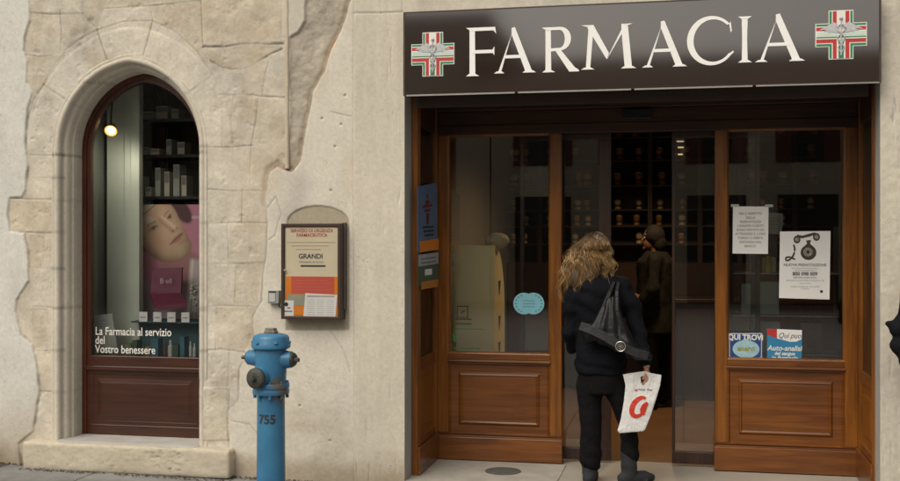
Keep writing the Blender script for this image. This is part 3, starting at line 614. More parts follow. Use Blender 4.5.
def paint_poster():
    a = np.arange(139, 203.2, .4); b = np.arange(204, 322.2, .4); A, B = np.meshgrid(a, b, indexing='ij')
    g = lambda d, w_: np.exp(-(d/w_)**2)
    def dl(pts): return dist_poly(A, B, pts)
    def mixc(c, k, t): return c*(1-k[..., None])+np.array(t)*k[..., None]
    c = np.ones(A.shape+(3,))*np.array([.40, .17, .235]); c = c*(1+.35*((A-165)/60))[..., None]
    c = mixc(c, sstep(272, 288, B+2*np.sin(A*.2)), (.30, .235, .25))
    U = ((A-161.5)*.79-(B-222.5)*.61); V = ((A-161.5)*.64+(B-222.5)*.77)      # along the eye line, down the face
    OUT = smooth_poly([(18, -18), (19.5, -6), (18.8, 2), (16.6, 9), (16.8, 15), (13.8, 18.5), (15.0, 21.5), (13.4, 24), (14.2, 26.5), (11.6, 29.5), (12.4, 34), (8.8, 39), (2, 42), (-10.8, 40), (-24, 30), (-29, 15), (-28, -2), (-25, -14), (-14, -23), (4, -26), (14, -23)], 2)
    sdf = sd(U, V, OUT); fc = sstep(.9, -.9, sdf); ins_ = np.clip(-sdf/15, 0, 1)
    hair_ = sstep(2, -2, sd(U, V, smooth_poly([(12, -30), (26, -22), (32, -4), (31, 12), (24, 20), (17, 14), (14, -10)], 2))); c = mixc(c, hair_*.93, (.06, .03, .025))
    hair2 = sstep(2, -2, sd(U, V, smooth_poly([(-30, 16), (-34, -4), (-28, -22), (-10, -30), (6, -30), (0, -22), (-20, -14), (-26, 4)], 2))); c = mixc(c, hair2*.9, (.10, .055, .035))
    neck = sstep(3, -3, sd(U, V, [(-24, 28), (6, 40), (14, 60), (-10, 70), (-26, 60)])); c = mixc(c, neck*.85, (.30, .15, .14))
    sh = .52+.55*ins_**.7+.10*g(np.hypot(U+4, V+12), 12)-.16*sstep(8, 34, V-.35*U)-.10*sstep(-8, -26, U)+.05*fbm(U*.05, V*.05, 3, 401, 4)
    sk = np.array([.60, .42, .29])*sh[..., None]*(1+.05*np.array([1, -.2, -.6])*(1-ins_[..., None])); c = c*(1-fc[..., None])+sk*fc[..., None]
    c = mixc(c, fc*.28*g(np.hypot(U+13, V-13), 7), (.50, .25, .19)); c = mixc(c, fc*.28*g(np.hypot(U+3, V-35), 4), (.62, .44, .32))
    band = g(V+21+.010*U*U, 3.4)*(U > -24)*(U < 22); c = mixc(c, np.clip(band*1.3, 0, 1)*.9, (.56, .51, .42)); c = mixc(c, g(V+17.6+.010*U*U, .8)*.6*(np.abs(U) < 22), (.16, .10, .07))
    for ex, ey, wd, tl in ((-9.2, -.6, 4.6, .15), (10.6, 1.2, 3.2, -.25)):
        uu = (U-ex)*math.cos(tl)+(V-ey)*math.sin(tl); vv = -(U-ex)*math.sin(tl)+(V-ey)*math.cos(tl)
        c = mixc(c, fc*.55*g(np.hypot(uu/(wd*1.25), (vv+.6)/2.9), 1), (.22, .12, .085)); c = mixc(c, fc*.5*sstep(.3, -.3, np.hypot(uu/wd, vv/1.3)-1), (.50, .42, .36))
        c = mixc(c, fc*.95*g(np.hypot(uu, vv), 1.35), (.03, .02, .02)); c = mixc(c, fc*.85*g(vv+1.2-.07*uu*uu*.9, .55)*(np.abs(uu) < wd), (.05, .03, .025))
        c = mixc(c, fc*.5*g(vv+5.6-.035*uu*uu, .95)*sstep(wd+2.4, wd, np.abs(uu)), (.13, .075, .05))
    c = mixc(c, fc*.42*g(dist_poly(U, V, [(.8, -4), (1.6, 4), (3.4, 10), (3.6, 12.6)]), 1.9), (.24, .13, .09)); c = mixc(c, fc*.45*g(dist_poly(U, V, [(4.6, -4), (6.6, 5), (8.2, 11.6)]), 1.5), (.80, .62, .48))
    c = mixc(c, fc*.8*g(np.hypot((U-4.6)*.8, V-13.8), 1.0), (.12, .05, .035)); c = mixc(c, fc*.7*g(np.hypot((U-9.4), V-13.6), .8), (.14, .06, .04)); c = mixc(c, fc*.30*g(np.hypot((U-7)/4, (V-15.4)/1.2), 1), (.22, .12, .08))
    lm = sstep(.25, -.25, sd(U, V, smooth_poly([(-5.4, 22.2), (-1, 20.2), (3.6, 19.4), (5.2, 20), (7, 19.2), (11, 21), (9.5, 23.6), (4.5, 25.6), (0, 24.8)], 2))/3); c = mixc(c, fc*lm*.8, (.38, .15, .125))
    c = mixc(c, fc*.85*g(dist_poly(U, V, [(-6, 22.4), (-1, 21.9), (4, 21.8), (10.6, 21.6)]), .55), (.10, .035, .03)); c = mixc(c, fc*.25*g(np.hypot((U-4)/4, (V-28)/1.5), 1), (.25, .13, .09))
    pad = sstep(1, -1, np.hypot((A-149.5)/4.6, (B-219)/3.4)*3-3); c = mixc(c, pad*.9, (.60, .56, .46))
    jar_ = sstep(1, -1, np.abs(A-194+(B-280)*.08)-5.5)*sstep(256, 262, B)*(B < 312); c = mixc(c, jar_*.8, (.50, .45, .44)); c = mixc(c, jar_*.7*g(A-191.5+(B-280)*.08, 1.2), (.72, .68, .64))
    for yy in (216, 217.6): c = mixc(c, .8*(np.abs(B-yy) < .45)*(A > 192)*(A < 200), (.62, .45, .48))
    V3 = np.stack([np.vectorize(lambda q: X(q, pY))(A), np.full(A.shape, pY-.007), CAMZ-(B-240)/F*np.vectorize(lambda q: (pY+CAMD)/(math.cos(TH)+(q-450)/F*math.sin(TH)))(A)], -1).reshape(-1, 3)
    nz_ = A.shape[1]; I, J = np.meshgrid(np.arange(A.shape[0]-1), np.arange(nz_-1), indexing='ij'); k = I*nz_+J
    q_ = np.stack([k, k+1, k+nz_+1, k+nz_], -1).reshape(-1, 4)
    me = bpy.data.meshes.new('printed_face'); me.from_pydata(V3.tolist(), [], q_.tolist()); add_col(me, np.clip(c.reshape(-1, 3)*1.35, .01, .9))
    m, n, l, p = new_mat('poster_print'); a_ = n.new('ShaderNodeVertexColor'); a_.layer_name = 'Col'; l.new(a_.outputs[0], p.inputs['Base Color']); p.inputs['Roughness'].default_value = .45
    me.materials.append(m); o = bpy.data.objects.new('printed_face', me); COL.objects.link(o); o.parent = post; o.location = -Vector(post['_o'])
mb = MB(); pprism(mb, [(139, 204), (203, 204), (203, 322), (139, 322)], pY, .006); mb.build('poster_board', pink, post)
paint_poster()
# magenta display box, open
bY = .60
db = thing('magenta_product_case', 'open magenta product case standing under the face poster in the arched window', 'product case', (X(167, bY), bY, Z(167, 306, bY)))
mb = MB(); A = [at(153, 268, bY+.04), at(182, 267, bY+.04), at(181, 293, bY), at(150, 292, bY)]
def slab(mb, Q, n): n = Vector(n); mb.add([tuple(p) for p in Q]+[tuple(p+n) for p in Q], [(0, 1, 2, 3), (7, 6, 5, 4), (0, 4, 5, 1), (1, 5, 6, 2), (2, 6, 7, 3), (3, 7, 4, 0)])
slab(mb, A[::-1], (0, .02, 0)); mb.build('lid', magenta, db, bevel=.002)
mb = MB(); z_ = Z(167, 300, bY); B = [at(150, 293, bY), at(181, 293, bY), at(187, 303, bY-.16), at(156, 306, bY-.16)]; slab(mb, B[::-1], (0, 0, -.03)); mb.build('tray', magenta, db, bevel=.002)
mx_ = X(160, bY); text('case_lettering', 'B·ell', mx_, Z(160, 283, bY), bY-.004, .058, mat('pale_pink_print', (.6, .42, .45), .6), db)
# teal shelf + white cards + small stock
tY = .48
ts = thing('teal_display_shelf', 'teal cloth covered shelf low inside the arched window', 'shelf', (X(160, tY), tY, SHZ))
mb = MB(); z0, z1 = SHZ+.005, Z(160, 321, tY); mb.box(X(131, tY), CX+.58, tY, tY+.36, z1-.012, z1); mb.box(X(133, tY), CX+.56, tY+.12, tY+.34, z0, z1-.012)
mb.build('cloth', mat('dark_teal_cloth', (.035, .10, .115), .85, .15, 6), ts)
for a in (140, 154, 168, 182):
    mb = MB(); x0, x1 = X(a, tY), X(a+8, tY); mb.box(x0, x1, tY-.012, tY-.004, z1-.002, Z(160, 311.5, tY)); mb.cur = 1; mb.box(x0+.01, x1-.01, tY-.0135, tY-.012, z1+.028, z1+.034)
    tag(mb.build('price_card', [M['paper'], M['greyink']]), 'small white price card on the front edge of the teal shelf', 'card', 'price cards on the teal shelf')
fy = .34
cols = [('dark green', (.03, .08, .05)), ('olive', (.16, .15, .07)), ('teal blue', (.03, .14, .20)), ('white', (.55, .55, .5)), ('brown', (.10, .05, .03))]
spec = [(125, 131, 343, 1), (132, 137, 340, 0), (138, 143, 345, 4), (145, 150, 346, 1), (151, 158, 338, 2), (160, 164, 342, 4), (165, 170, 340, 3), (172, 178, 344, 0), (180, 184, 336, 2), (186, 189, 341, 3), (190, 193, 343, 3)]
for a, b, t, k in spec:
    nm, c = cols[k]; x0, x1 = X(a, fy), X(b, fy); zt = max(Z(a, t, fy), SHZ+.04)
    mb = MB(); r = (x1-x0)/2
    if k in (3, 4): mb.lathe(((x0+x1)/2, fy+.05, SHZ+.001), [(.0001, 0), (r, 0), (r, (zt-SHZ)*.7), (r*.5, (zt-SHZ)*.8), (r*.5, (zt-SHZ)*.98), (.0001, (zt-SHZ)*.98)], 14)
    else: mb.box(x0, x1, fy, fy+.08, SHZ+.001, zt); mb.cur = 1; mb.box(x0+.006, x1-.006, fy-.001, fy, SHZ+.03, SHZ+.05)
    tag(mb.build('stock_bottle' if k in (3, 4) else 'stock_carton', [mat('stock_'+nm.replace(' ', '_'), c, .5), M['greyink']]), nm+(' bottle' if k in (3, 4) else ' carton')+' among the small stock at the foot of the arched window', 'bottle' if k in (3, 4) else 'carton', 'small stock at the foot of the arched window')
mb = MB(); mb.prism(W2([(94, 352), (94, 315), (112, 313), (118, 352)], .40), .40, .406); mb.cur = 1
for k in range(3): zz = Z(100, 320+k*3, .4); mb.box(X(97, .4), X(108, .4), .3985, .40, zz-.003, zz)
tag(mb.build('leaning_card', [mat('pale_grey_card', (.38, .41, .38), .8), M['greyink']]), 'large pale card leaning at lower left inside the arched window', 'card')
mb = MB(); sy = .55   # small white orchid-like ornament at the right edge
for i in range(26):
    q = at(194+random.uniform(-3, 4), 295+random.uniform(-12, 10), sy+random.uniform(-.03, .03)); mb.ball(q, random.uniform(.008, .016), 8)
mb.tube([at(194, 318, sy), at(193, 300, sy), at(196, 285, sy)], .003, 6)
tag(mb.build('flower_spray', mat('pale_petals', (.5, .48, .42), .7)), 'pale flower spray at the right edge of the arched window display', 'flowers')
# ------------------------------------------------------------------ wall items
NY = -0.0
nb = thing('notice_case', 'glazed dark wooden notice case on the plaster wall above the hydrant', 'notice case', (X(312, 0), 0, Z(312, 319, 0)))
nx0, nx1 = X(281, -.09), X(341, -.09); nz0, nz1 = Z(312, 319, -.09), Z(312, 223, -.09)
mb = MB(); mb.steps(nx0, nx1, nz0, nz1, [(0, .012), (0, -.088), (.004, -.092), (.018, -.092), (.022, -.089), (.022, -.075)], True)
mb.build('case_frame', mat('dark_brown_case', (.045, .025, .018), .45, .2), nb)
mb = MB(); mb.box(nx0+.022, nx1-.022, -.0765, -.0745, nz0+.022, nz1-.022); mb.build('backing', mat('cream_backing', (.52, .46, .33), .8, .04), nb)
mb = MB(); mb.box(nx0+.021, nx1-.021, -.0895, -.088, nz0+.021, nz1-.021); mb.build('glass', M['case_glass'], nb)
mb = MB(); mb.lathe((nx0+.03, -.096, Z(312, 270, -.09)), [(.0001, -.006), (.008, -.004), (.008, .004), (.0001, .004)], 12, 'y'); mb.build('lock', M['metal'], nb, smooth=True)
ncx = (nx0+nx1)/2; YY = -.078
NZ = lambda y: Z(312, y, -.07)
NXf = lambda x: X(x, -.07)
mb = MB(); mb.box(nx0+.03, nx1-.028, YY-.001, YY, NZ(281), NZ(226.5)); sh = mb.build('notice_sheet', mat('cream_paper', (.74, .66, .49), .8, .03)); tag(sh, 'cream duty pharmacy sheet with red heading in the notice case', 'sheet')
def paper_text(par, items):
    for b, x, z, y, sz, m_, al, of, sx_ in items: text('print', b, x, z, y, sz, m_, par, al, .0004, of, None, sx_, 0, True)
paper_text(sh, [('SERVIZIO DI URGENZA', ncx+.003, NZ(231.8), YY-.002, .031, M['redprint'], 'CENTER', .0006, .93), ('FARMACEUTICA', ncx+.003, NZ(236.2), YY-.002, .031, M['redprint'], 'CENTER', .0006, .95),
                ('GRANDI', ncx-.005, NZ(258), YY-.002, .045, mat('dark_blue_ink', (.06, .07, .10), .7), 'CENTER', .0012, 1), ('Farmacie di turno', ncx, NZ(262.5), YY-.002, .024, M['greyink'], 'CENTER', 0, 1)])
mb = MB()
for k, yy in enumerate((242, 245.5, 249)): mb.box(ncx-.17+.03*k, ncx+.17-.05*k, YY-.0016, YY-.001, NZ(yy)-.003, NZ(yy)+.003)
o = mb.build('faint_lines', mat('faint_tan_print', (.48, .39, .27), .8, .2, 60)); o.parent = sh
mb = MB(); mb.box(NXf(301), NXf(326), YY-.0018, YY-.001, NZ(266.3), NZ(264.6)); o = mb.build('rule', M['ink']); o.parent = sh
mb = MB(); mb.box(nx0+.03, nx1-.026, YY-.0026, YY-.0016, nz0+.026, NZ(276)); oc = tag(mb.build('orange_sheet', M['orange']), 'orange sheet across the bottom of the notice case', 'sheet')
mb = MB(); mb.box(nx0+.07, nx1-.05, YY-.0040, YY-.0030, NZ(293), NZ(276)); rs_ = tag(mb.build('red_sheet', mat('faded_red_sheet', (.62, .11, .075), .7, .06)), 'faded red sheet on the orange one in the notice case', 'sheet')
mb = MB()
for k in range(4): mb.box(nx0+.09, nx1-.10+.02*(k % 2), YY-.0046, YY-.0040, NZ(280+k*3)-.002, NZ(280+k*3)+.001)
o = mb.build('print_lines', mat('pink_print', (.58, .2, .17), .8)); o.parent = rs_
mb = MB(); mb.prism([(nx0+.035, NZ(302)), (nx0+.10, NZ(305)), (NXf(306), NZ(305)), (NXf(306), NZ(294)), (nx0+.05, NZ(294))], YY-.0044, YY-.0036); tag(mb.build('grey_leaflet', mat('grey_green_leaflet', (.36, .37, .30), .8, .1)), 'grey green leaflet left of the white timetable in the notice case', 'leaflet')
mb = MB(); tb = [(304, 317), (306, 292.5), (338, 294), (336, 317)]; mb.prism([(NXf(a), NZ(b)) for a, b in tb], YY-.0062, YY-.0052); wt = tag(mb.build('timetable_sheet', M['paper']), 'white timetable sheet pinned lower right in the notice case', 'sheet')
mb = MB(); mb.box(NXf(308), NXf(335), YY-.0068, YY-.0062, NZ(296.5), NZ(294.8))
for r in range(8):
    for c in range(3): mb.box(NXf(308+c*9.5), NXf(315.5+c*9.5), YY-.0068, YY-.0062, NZ(299+r*2.1)-.0025, NZ(299+r*2.1))
o = mb.build('table_print', mat('light_grey_print', (.42, .41, .42), .8)); o.parent = wt
mb = MB(); mb.box(NXf(284), NXf(294.5), YY-.0058, YY-.0050, NZ(316.8), NZ(300)); wc = tag(mb.build('white_card', M['paper']), 'small white card with a dark round mark at lower left of the notice case', 'card')
mb = MB(); mb.lathe((NXf(287), YY-.0058, NZ(304)), [(.0001, 0), (.014, 0), (.014, -.0008), (.0001, -.0008)], 18, 'y'); mb.box(NXf(288), NXf(291), YY-.0066, YY-.0060, NZ(308), NZ(307)); mb.box(NXf(285), NXf(293), YY-.0064, YY-.0058, NZ(311.5), NZ(310.5)); o = mb.build('round_mark', M['ink']); o.parent = wc
# conduit right of the case and the little metal box
mb = MB(); x0 = X(345, 0); mb.box(x0-.012, x0+.012, -.035, .01, NZ(309), NZ(222)); tag(mb.build('wall_strip', mat('dark_strip', (.10, .08, .065), .6, .2), bevel=.003), 'narrow dark strip on the wall just right of the notice case', 'strip')
ib = thing('wall_box', 'small grey metal box fixed to the wall left of the notice case', 'box', (X(274, 0), 0, Z(274, 303, 0)))
x0, x1 = X(268, -.04), X(279, -.04); z0, z1 = Z(274, 303, -.04), Z(274, 290, -.04)
mb = MB(); mb.box(x0, x1, -.045, .005, z0, z1); mb.build('casing', mat('grey_box_paint', (.30, .30, .28), .5, .1), ib, bevel=.003)
mb = MB(); mb.box(x0+.012, x1-.024, -.049, -.0445, z0+.012, z1-.018); mb.build('face_plate', mat('pale_plate', (.5, .5, .48), .5), ib, bevel=.001)
mb = MB(); mb.box(x0+.01, x1-.02, -.0485, -.0446, z1-.013, z1-.004); mb.build('slot', M['ink'], ib)
mb = MB(); mb.tube([(x1-.006, -.03, z0), (x1-.002, -.03, z0-.02), (x1+.02, -.025, z0-.035), (x1+.035, -.025, z0-.03)], .005, 8); mb.build('cable', M['ink'], ib, smooth=True)
# ------------------------------------------------------------------ sign board
SY = -.12
sg = thing('shop_sign', 'long dark brown sign board reading FARMACIA above the doorway', 'sign', (X(640, 0), 0, 2.55))
sx0_, sx1_ = X(404, SY), X(880.5, SY); sz0 = (Z(405, 96, SY)+Z(880, 80, SY))/2; sz1 = Z(404, 12.5, SY)
M['letter'] = mat('bright_white_letters', (.90, .89, .87), .6, .01)
smt = mat('brown_enamel', (.020, .0095, .0075), .07, .12, 2, spec=1.0, ior=1.95, coat=0.0)
mb = MB(); mb.box(sx0_, sx1_, SY, .02, sz0, sz1); brd = mb.build('board', smt, sg, bevel=.003)
mb = MB(); mb.box(sx0_-.004, sx0_+.008, SY-.004, SY+.05, sz0-.004, sz1+.004); mb.box(sx1_-.008, sx1_+.004, SY-.004, SY+.05, sz0-.004, sz1+.004); mb.box(sx0_+.008, sx1_-.008, SY-.004, SY+.05, sz1-.003, sz1+.004)
mb.build('edge_trim', M['darkmetal'], sg)
L3 = (sx1_-sx0_)/4; mb = MB()
for k in range(4): mb.box(sx0_+k*L3+.012+.004, sx0_+(k+1)*L3-.004, SY-.003, SY+.012, sz0-.008, sz0-.0005)
mb.build('drip_strip', mat('aluminium_strip', (.5, .48, .45), .35, metal=.9), sg)
# letters: strokes with flared serifs
def glyph(ch):
    T, t = .135, .075   # thick, thin
    def ser(x, z, w_, up): s_ = .035; return [(x-w_, z), (x+w_, z), (x+w_*.55, z+(s_ if up else -s_)), (x-w_*.55, z+(s_ if up else -s_))]
    S = []
    if ch == 'I': S = [[(.08, 0), (.08+T*.95, 0), (.08+T*.85, .5), (.08+T*.95, 1), (.08, 1), (.09, .5)], [(.0, 0), (.30, 0), (.22, .05), (.07, .05)], [(0, 1), (.30, 1), (.22, .95), (.07, .95)]]; w_ = .30
    if ch == 'F': S = [[(.08, 0), (.21, 0), (.20, 1), (.08, 1)], [(0, 0), (.30, 0), (.21, .05), (.07, .05)], [(0, 1), (.66, 1), (.68, .86), (.62, .93), (.08, .93), (.07, .96)], [(.15, .535), (.60, .535), (.64, .60), (.64, .42), (.60, .465), (.15, .465)]]; w_ = .70
    if ch == 'A': S = [[(.42, 1.0), (.50, 1.02), (.92, 0), (.76, 0), (.42, .86)], [(.42, .86), (.46, .98), (.16, 0.0), (.09, 0)], [(.22, .33), (.70, .33), (.68, .40), (.24, .40)], [(0, 0), (.25, 0), (.19, .045), (.07, .045)], [(.68, 0), (1.0, 0), (.93, .045), (.74, .045)]]; w_ = 1.0
    if ch == 'R':
        bowl = [(.10, 1), (.42, 1)]+[(.42+.24*math.sin(a), .74+.26*math.cos(a)) for a in np.linspace(.2, math.pi-.1, 12)]+[(.20, .46), (.20, .53)]+[(.40+.12*math.sin(a), .735+.20*math.cos(a)) for a in np.linspace(math.pi-.1, .1, 12)]+[(.20, .935), (.10, .935)]
        S = [[(.08, 0), (.21, 0), (.20, 1), (.08, 1)], [(0, 0), (.30, 0), (.21, .05), (.07, .05)], [(0, 1), (.12, 1), (.12, .95), (.05, .96)], bowl, [(.30, .48), (.42, .50), (.74, .10), (.84, .03), (.84, 0), (.62, 0), (.60, .03)]]; w_ = .84
    if ch == 'M': S = [[(.10, 0), (.19, 0), (.26, .93), (.22, 1), (.16, 1)], [(.06, 1), (.26, 1), (.58, .36), (.54, .22), (.50, .28), (.13, .95)], [(.54, .22), (.60, .36), (.90, 1), (.96, 1), (.86, .80)], [(.84, 1), (.97, 1), (1.06, 0), (.91, 0), (.84, .86)],
                       [(0, 0), (.28, 0), (.21, .045), (.07, .045)], [(.83, 0), (1.14, 0), (1.08, .045), (.89, .045)], [(0, 1), (.16, 1), (.14, .955)], [(.90, 1), (1.08, 1), (.95, .955)]]; w_ = 1.14
    if ch == 'C':
        o_ = [(.52+.52*math.cos(a), .5+.53*math.sin(a)) for a in np.linspace(.72, 2*math.pi-.62, 36)]; i_ = [(.56+.42*math.cos(a), .5+.455*math.sin(a)) for a in np.linspace(2*math.pi-.66, .80, 36)]
        S = [o_+i_, [(.90, .84), (.93, .66), (.955, .70), (.93, .90)], [(.88, .13), (1.0, .24), (.98, .27), (.87, .19)]]; w_ = 1.0
    return S, w_
lt_px = [('F', 466, 497, 76, 27), ('A', 494, 536, 73, 27.5), ('R', 542, 579, 72, 26.5), ('M', 581, 636, 69, 24), ('A', 642, 687, 67, 21), ('C', 687, 734, 64, 17), ('I', 738, 752, 62.5, 16), ('A', 755, 805, 61.5, 14)]
LY = SY-.006
for ch, a, b, yb, yt in lt_px:
    S, w_ = glyph(ch); x0, x1 = X(a, LY), X(b, LY); z0 = Z(a, yb, LY)+.004; z1 = Z((a+b)/2, yt, LY); z0 = Z((a+b)/2, yb-.5, LY); mb = MB()
    for i, p in enumerate(S):
        mb.prism([(x0+u*(x1-x0)/w_, z0+v*(z1-z0)) for u, v in p], LY-.0005*i, SY+.001)
    mb.build('letter', M['letter'], sg)
def caduceus_cross(cx, cz, hs, name_i):
    cr = MB(); a = .27*2*hs*.92; A_ = hs; B_ = hs*.48
    def cross(A, B, y): return [(-B, A), (-B, B), (-A, B), (-A, -B), (-B, -B), (-B, -A), (B, -A), (B, -B), (A, -B), (A, B), (B, B), (B, A)]
    P = lambda pts: [(cx+u, cz+v) for u, v in pts]
    cr.cur = 0; cr.prism(P(cross(A_, B_, 0)), SY-.006, SY)
    cr.cur = 1; cr.prism(P(cross(A_*.965, B_-.02*hs*1.5, 0)), SY-.0068, SY-.006)
    cr.cur = 0; cr.prism(P(cross(A_*.965, B_-.12*hs, 0)), SY-.0076, SY-.0068)
    k = B_-.16*hs
    cr.cur = 2; cr.prism(P(cross(A_*.965, k, 0)), SY-.0084, SY-.0076)
    cr.cur = 0; cr.prism(P(cross(A_*.965, k-.15*hs, 0)), SY-.0092, SY-.0084)
    cr.cur = 3; cr.prism(P([(-A_*.93, .13*hs), (-A_*.93, -.03*hs), (A_*.93, -.03*hs), (A_*.93, .13*hs)]), SY-.0100, SY-.0092)
    cr.cur = 1; cr.prism(P([(-A_*.96, -.07*hs), (-A_*.96, -.12*hs), (A_*.96, -.12*hs), (A_*.96, -.07*hs)]), SY-.0100, SY-.0092)
    cr.prism(P([(-.10*hs, -.2*hs), (-.10*hs, -.95*hs), (.10*hs, -.95*hs), (.10*hs, -.2*hs)]), SY-.0104, SY-.0094)
    part = cr.build('cross_emblem', [M['white'], M['green'], M['red'], mat('pale_mint', (.55, .66, .6), .5)], sg)
    m2 = MB(); y0 = SY-.012
    m2.tube([(cx, y0, cz-.85*hs), (cx, y0, cz+.62*hs)], .028*hs, 8); m2.ball((cx, y0, cz+.66*hs), .075*hs, 10)
    for sgn in (-1, 1):
        pts = [(cx+sgn*.17*hs*math.sin(t*9.4+.3)*(1-.45*t)*1.0, y0-.002*sgn*math.cos(t*9.4), cz+hs*(.42-1.2*t)) for t in np.linspace(0, 1, 26)]
        m2.tube(pts, [.045*hs*(1-.5*i/25) for i in range(26)], 8)
        for j in range(3):
            m2.prism(P([(sgn*.05*hs, (.40-.07*j)*hs), (sgn*.30*hs, (.52-.12*j)*hs), (sgn*(.86-.17*j)*hs, (.20-.05*j)*hs), (sgn*.35*hs, (.26-.07*j)*hs), (sgn*.12*hs, (.20-.06*j)*hs)]), y0+.001-.0006*j, y0+.002)
    o = m2.build('caduceus', [mat('silver_print', (.50, .50, .52), .5, .2, 60)], None, smooth=True); o.parent = part
for a, b, t, bt in ((412, 454, 32, 76), (814, 868, 10, 59)):
    q0, q1 = at(a, (t+bt)/2, SY), at(b, (t+bt)/2, SY); hs_ = (Z((a+b)/2, t, SY)-Z((a+b)/2, bt, SY))/2
    caduceus_cross((q0.x+q1.x)/2, (q0.z+q1.z)/2, hs_*1.0, 0)
# ------------------------------------------------------------------ shopfront joinery
Y1 = .78
sf = thing('wooden_shopfront', 'varnished brown wooden shopfront with two glazed bays either side of the open doorway', 'shopfront', (-.3, Y1, 0))
ZBASE = SH
xb = [-1.762, X(448, Y1), X(550, Y1), X(561.5, Y1), X(715, Y1), X(727, Y1), X(845, Y1), 1.152]
ZG0l, ZG1 = Z(500, 352.5, Y1), Z(500, 134, Y1); ZG0r = Z(785, 361, Y1); ZT = DOOR_TOP-.01
ZG0 = (ZG0l+ZG0r)/2
zp1 = Z(500, 362, Y1); zp0 = Z(500, 436, Y1)
def bay(x0, x1, gx0, gx1):
    each('stile', M['wv'], sf, [(x0, gx0, Y1, Y1+.07, ZBASE+.19, ZG1), (gx1, x1, Y1, Y1+.07, ZBASE+.19, ZG1)], .004)
    each('rail', M['wh'], sf, [(gx0, gx1, Y1+.004, Y1+.07, ZG0-.045, ZG0), (gx0-.004, gx1+.004, Y1-.016, Y1+.06, ZG0-.062, ZG0-.046), (gx0, gx1, Y1+.006, Y1+.07, ZBASE+.19, zp0+.002)])
    mb = MB(); mb.steps(gx0, gx1, zp0, ZG0-.062, [(0, Y1+.004), (.010, Y1+.001), (.022, Y1+.016), (.075, Y1+.019), (.088, Y1+.008), (.094, Y1+.006), (.104, Y1+.014), (.110, Y1+.013)]); mb.build('lower_panel', M['wh'], sf)
    mb = MB(); mb.box(x0-.006, x1+.006, Y1-.022, Y1+.07, ZBASE, ZBASE+.165); mb.steps(x0-.006, x1+.006, ZBASE+.16, ZBASE+.19, [(0, Y1+.02), (.0, Y1-.020), (.004, Y1-.016), (.010, Y1-.004)], True); mb.build('skirting', M['wh'], sf, bevel=.004)
    mb = MB(); mb.steps(gx0-.001, gx1+.001, ZG0-.001, ZG1+.001, [(0, Y1+.002), (.006, Y1+.006), (.014, Y1+.018), (.014, Y1+.05)], False); mb.build('glazing_bead', M['wv'], sf)
    mb = MB(); mb.box(gx0+.008, gx1-.008, Y1+.028, Y1+.034, ZG0+.008, ZG1-.008); return mb.build('glass_pane', M['glass'], sf)
bay(xb[0], xb[3], xb[1], xb[2]); bay(xb[4], xb[7], xb[5], xb[6])
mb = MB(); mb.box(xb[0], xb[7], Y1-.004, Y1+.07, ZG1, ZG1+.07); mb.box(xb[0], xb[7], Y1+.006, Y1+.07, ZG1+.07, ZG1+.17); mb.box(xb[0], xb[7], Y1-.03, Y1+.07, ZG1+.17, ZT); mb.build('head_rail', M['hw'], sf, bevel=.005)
q = X(637, Y1-.03); mb = MB(); mb.box(q-.10, q+.10, Y1-.055, Y1-.004, ZG1+.085, ZG1+.155); mb.build('door_sensor', M['black'], sf, bevel=.006)
def side(Mx, L, nm, zg0, pnl=True):
    # local: x along the reveal 0..L, y into panel
    for a, b in ((0, .09), (L-.07, L)):
        mb = MB(Mx); mb.steps(a, b, 0, ZT, [(0, .038), (0, .002), (.003, 0), (.016, 0), (.020, .006), (.026, .006), (.030, 0)]); mb.build('side_stile', M['wv'], sf)
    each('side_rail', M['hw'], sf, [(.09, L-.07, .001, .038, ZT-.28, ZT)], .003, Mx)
    each('side_rail', M['wh'], sf, [(.09, L-.07, .002, .038, zg0-.08, zg0), (.09, L-.07, .002, .038, .0, .24)], .003, Mx)
    each('side_skirting', M['wh'], sf, [(-.002, L, -.016, -.0005, 0, .19)], .003, Mx)
    mb = MB(Mx); mb.steps(.09, L-.07, .24, zg0-.08, [(0, .004), (.012, .012), (.06, .014), (.075, .006), (.09, .006)]); mb.build('side_panel', M['wv'], sf)
    mb = MB(Mx); mb.box(.09, L-.07, .018, .024, zg0, ZT-.28); mb.build('side_glass', M['glass'], sf)
ML = Matrix.Translation((-1.762, .165, SH)) @ Matrix.Rotation(math.radians(90), 4, 'Z')
MR = Matrix.Translation((1.152, Y1, SH)) @ Matrix.Rotation(math.radians(-90), 4, 'Z')
side(ML, Y1-.165, 'side_', Z(425, 355, .5)); side(MR, Y1-.165, 'side_', Z(868, 375, .5))
mb = MB(); mb.box(XL+.002, XR-.002, .05, Y1-.03, DOOR_TOP-.02, DOOR_TOP-.002); mb.box(XL+.05, XR-.05, .10, .13, DOOR_TOP-.17, DOOR_TOP-.02); mb.build('shutter_housing', M['darkmetal'], sf)  # shutter box, its front plate set lower and further out to shade the head rail
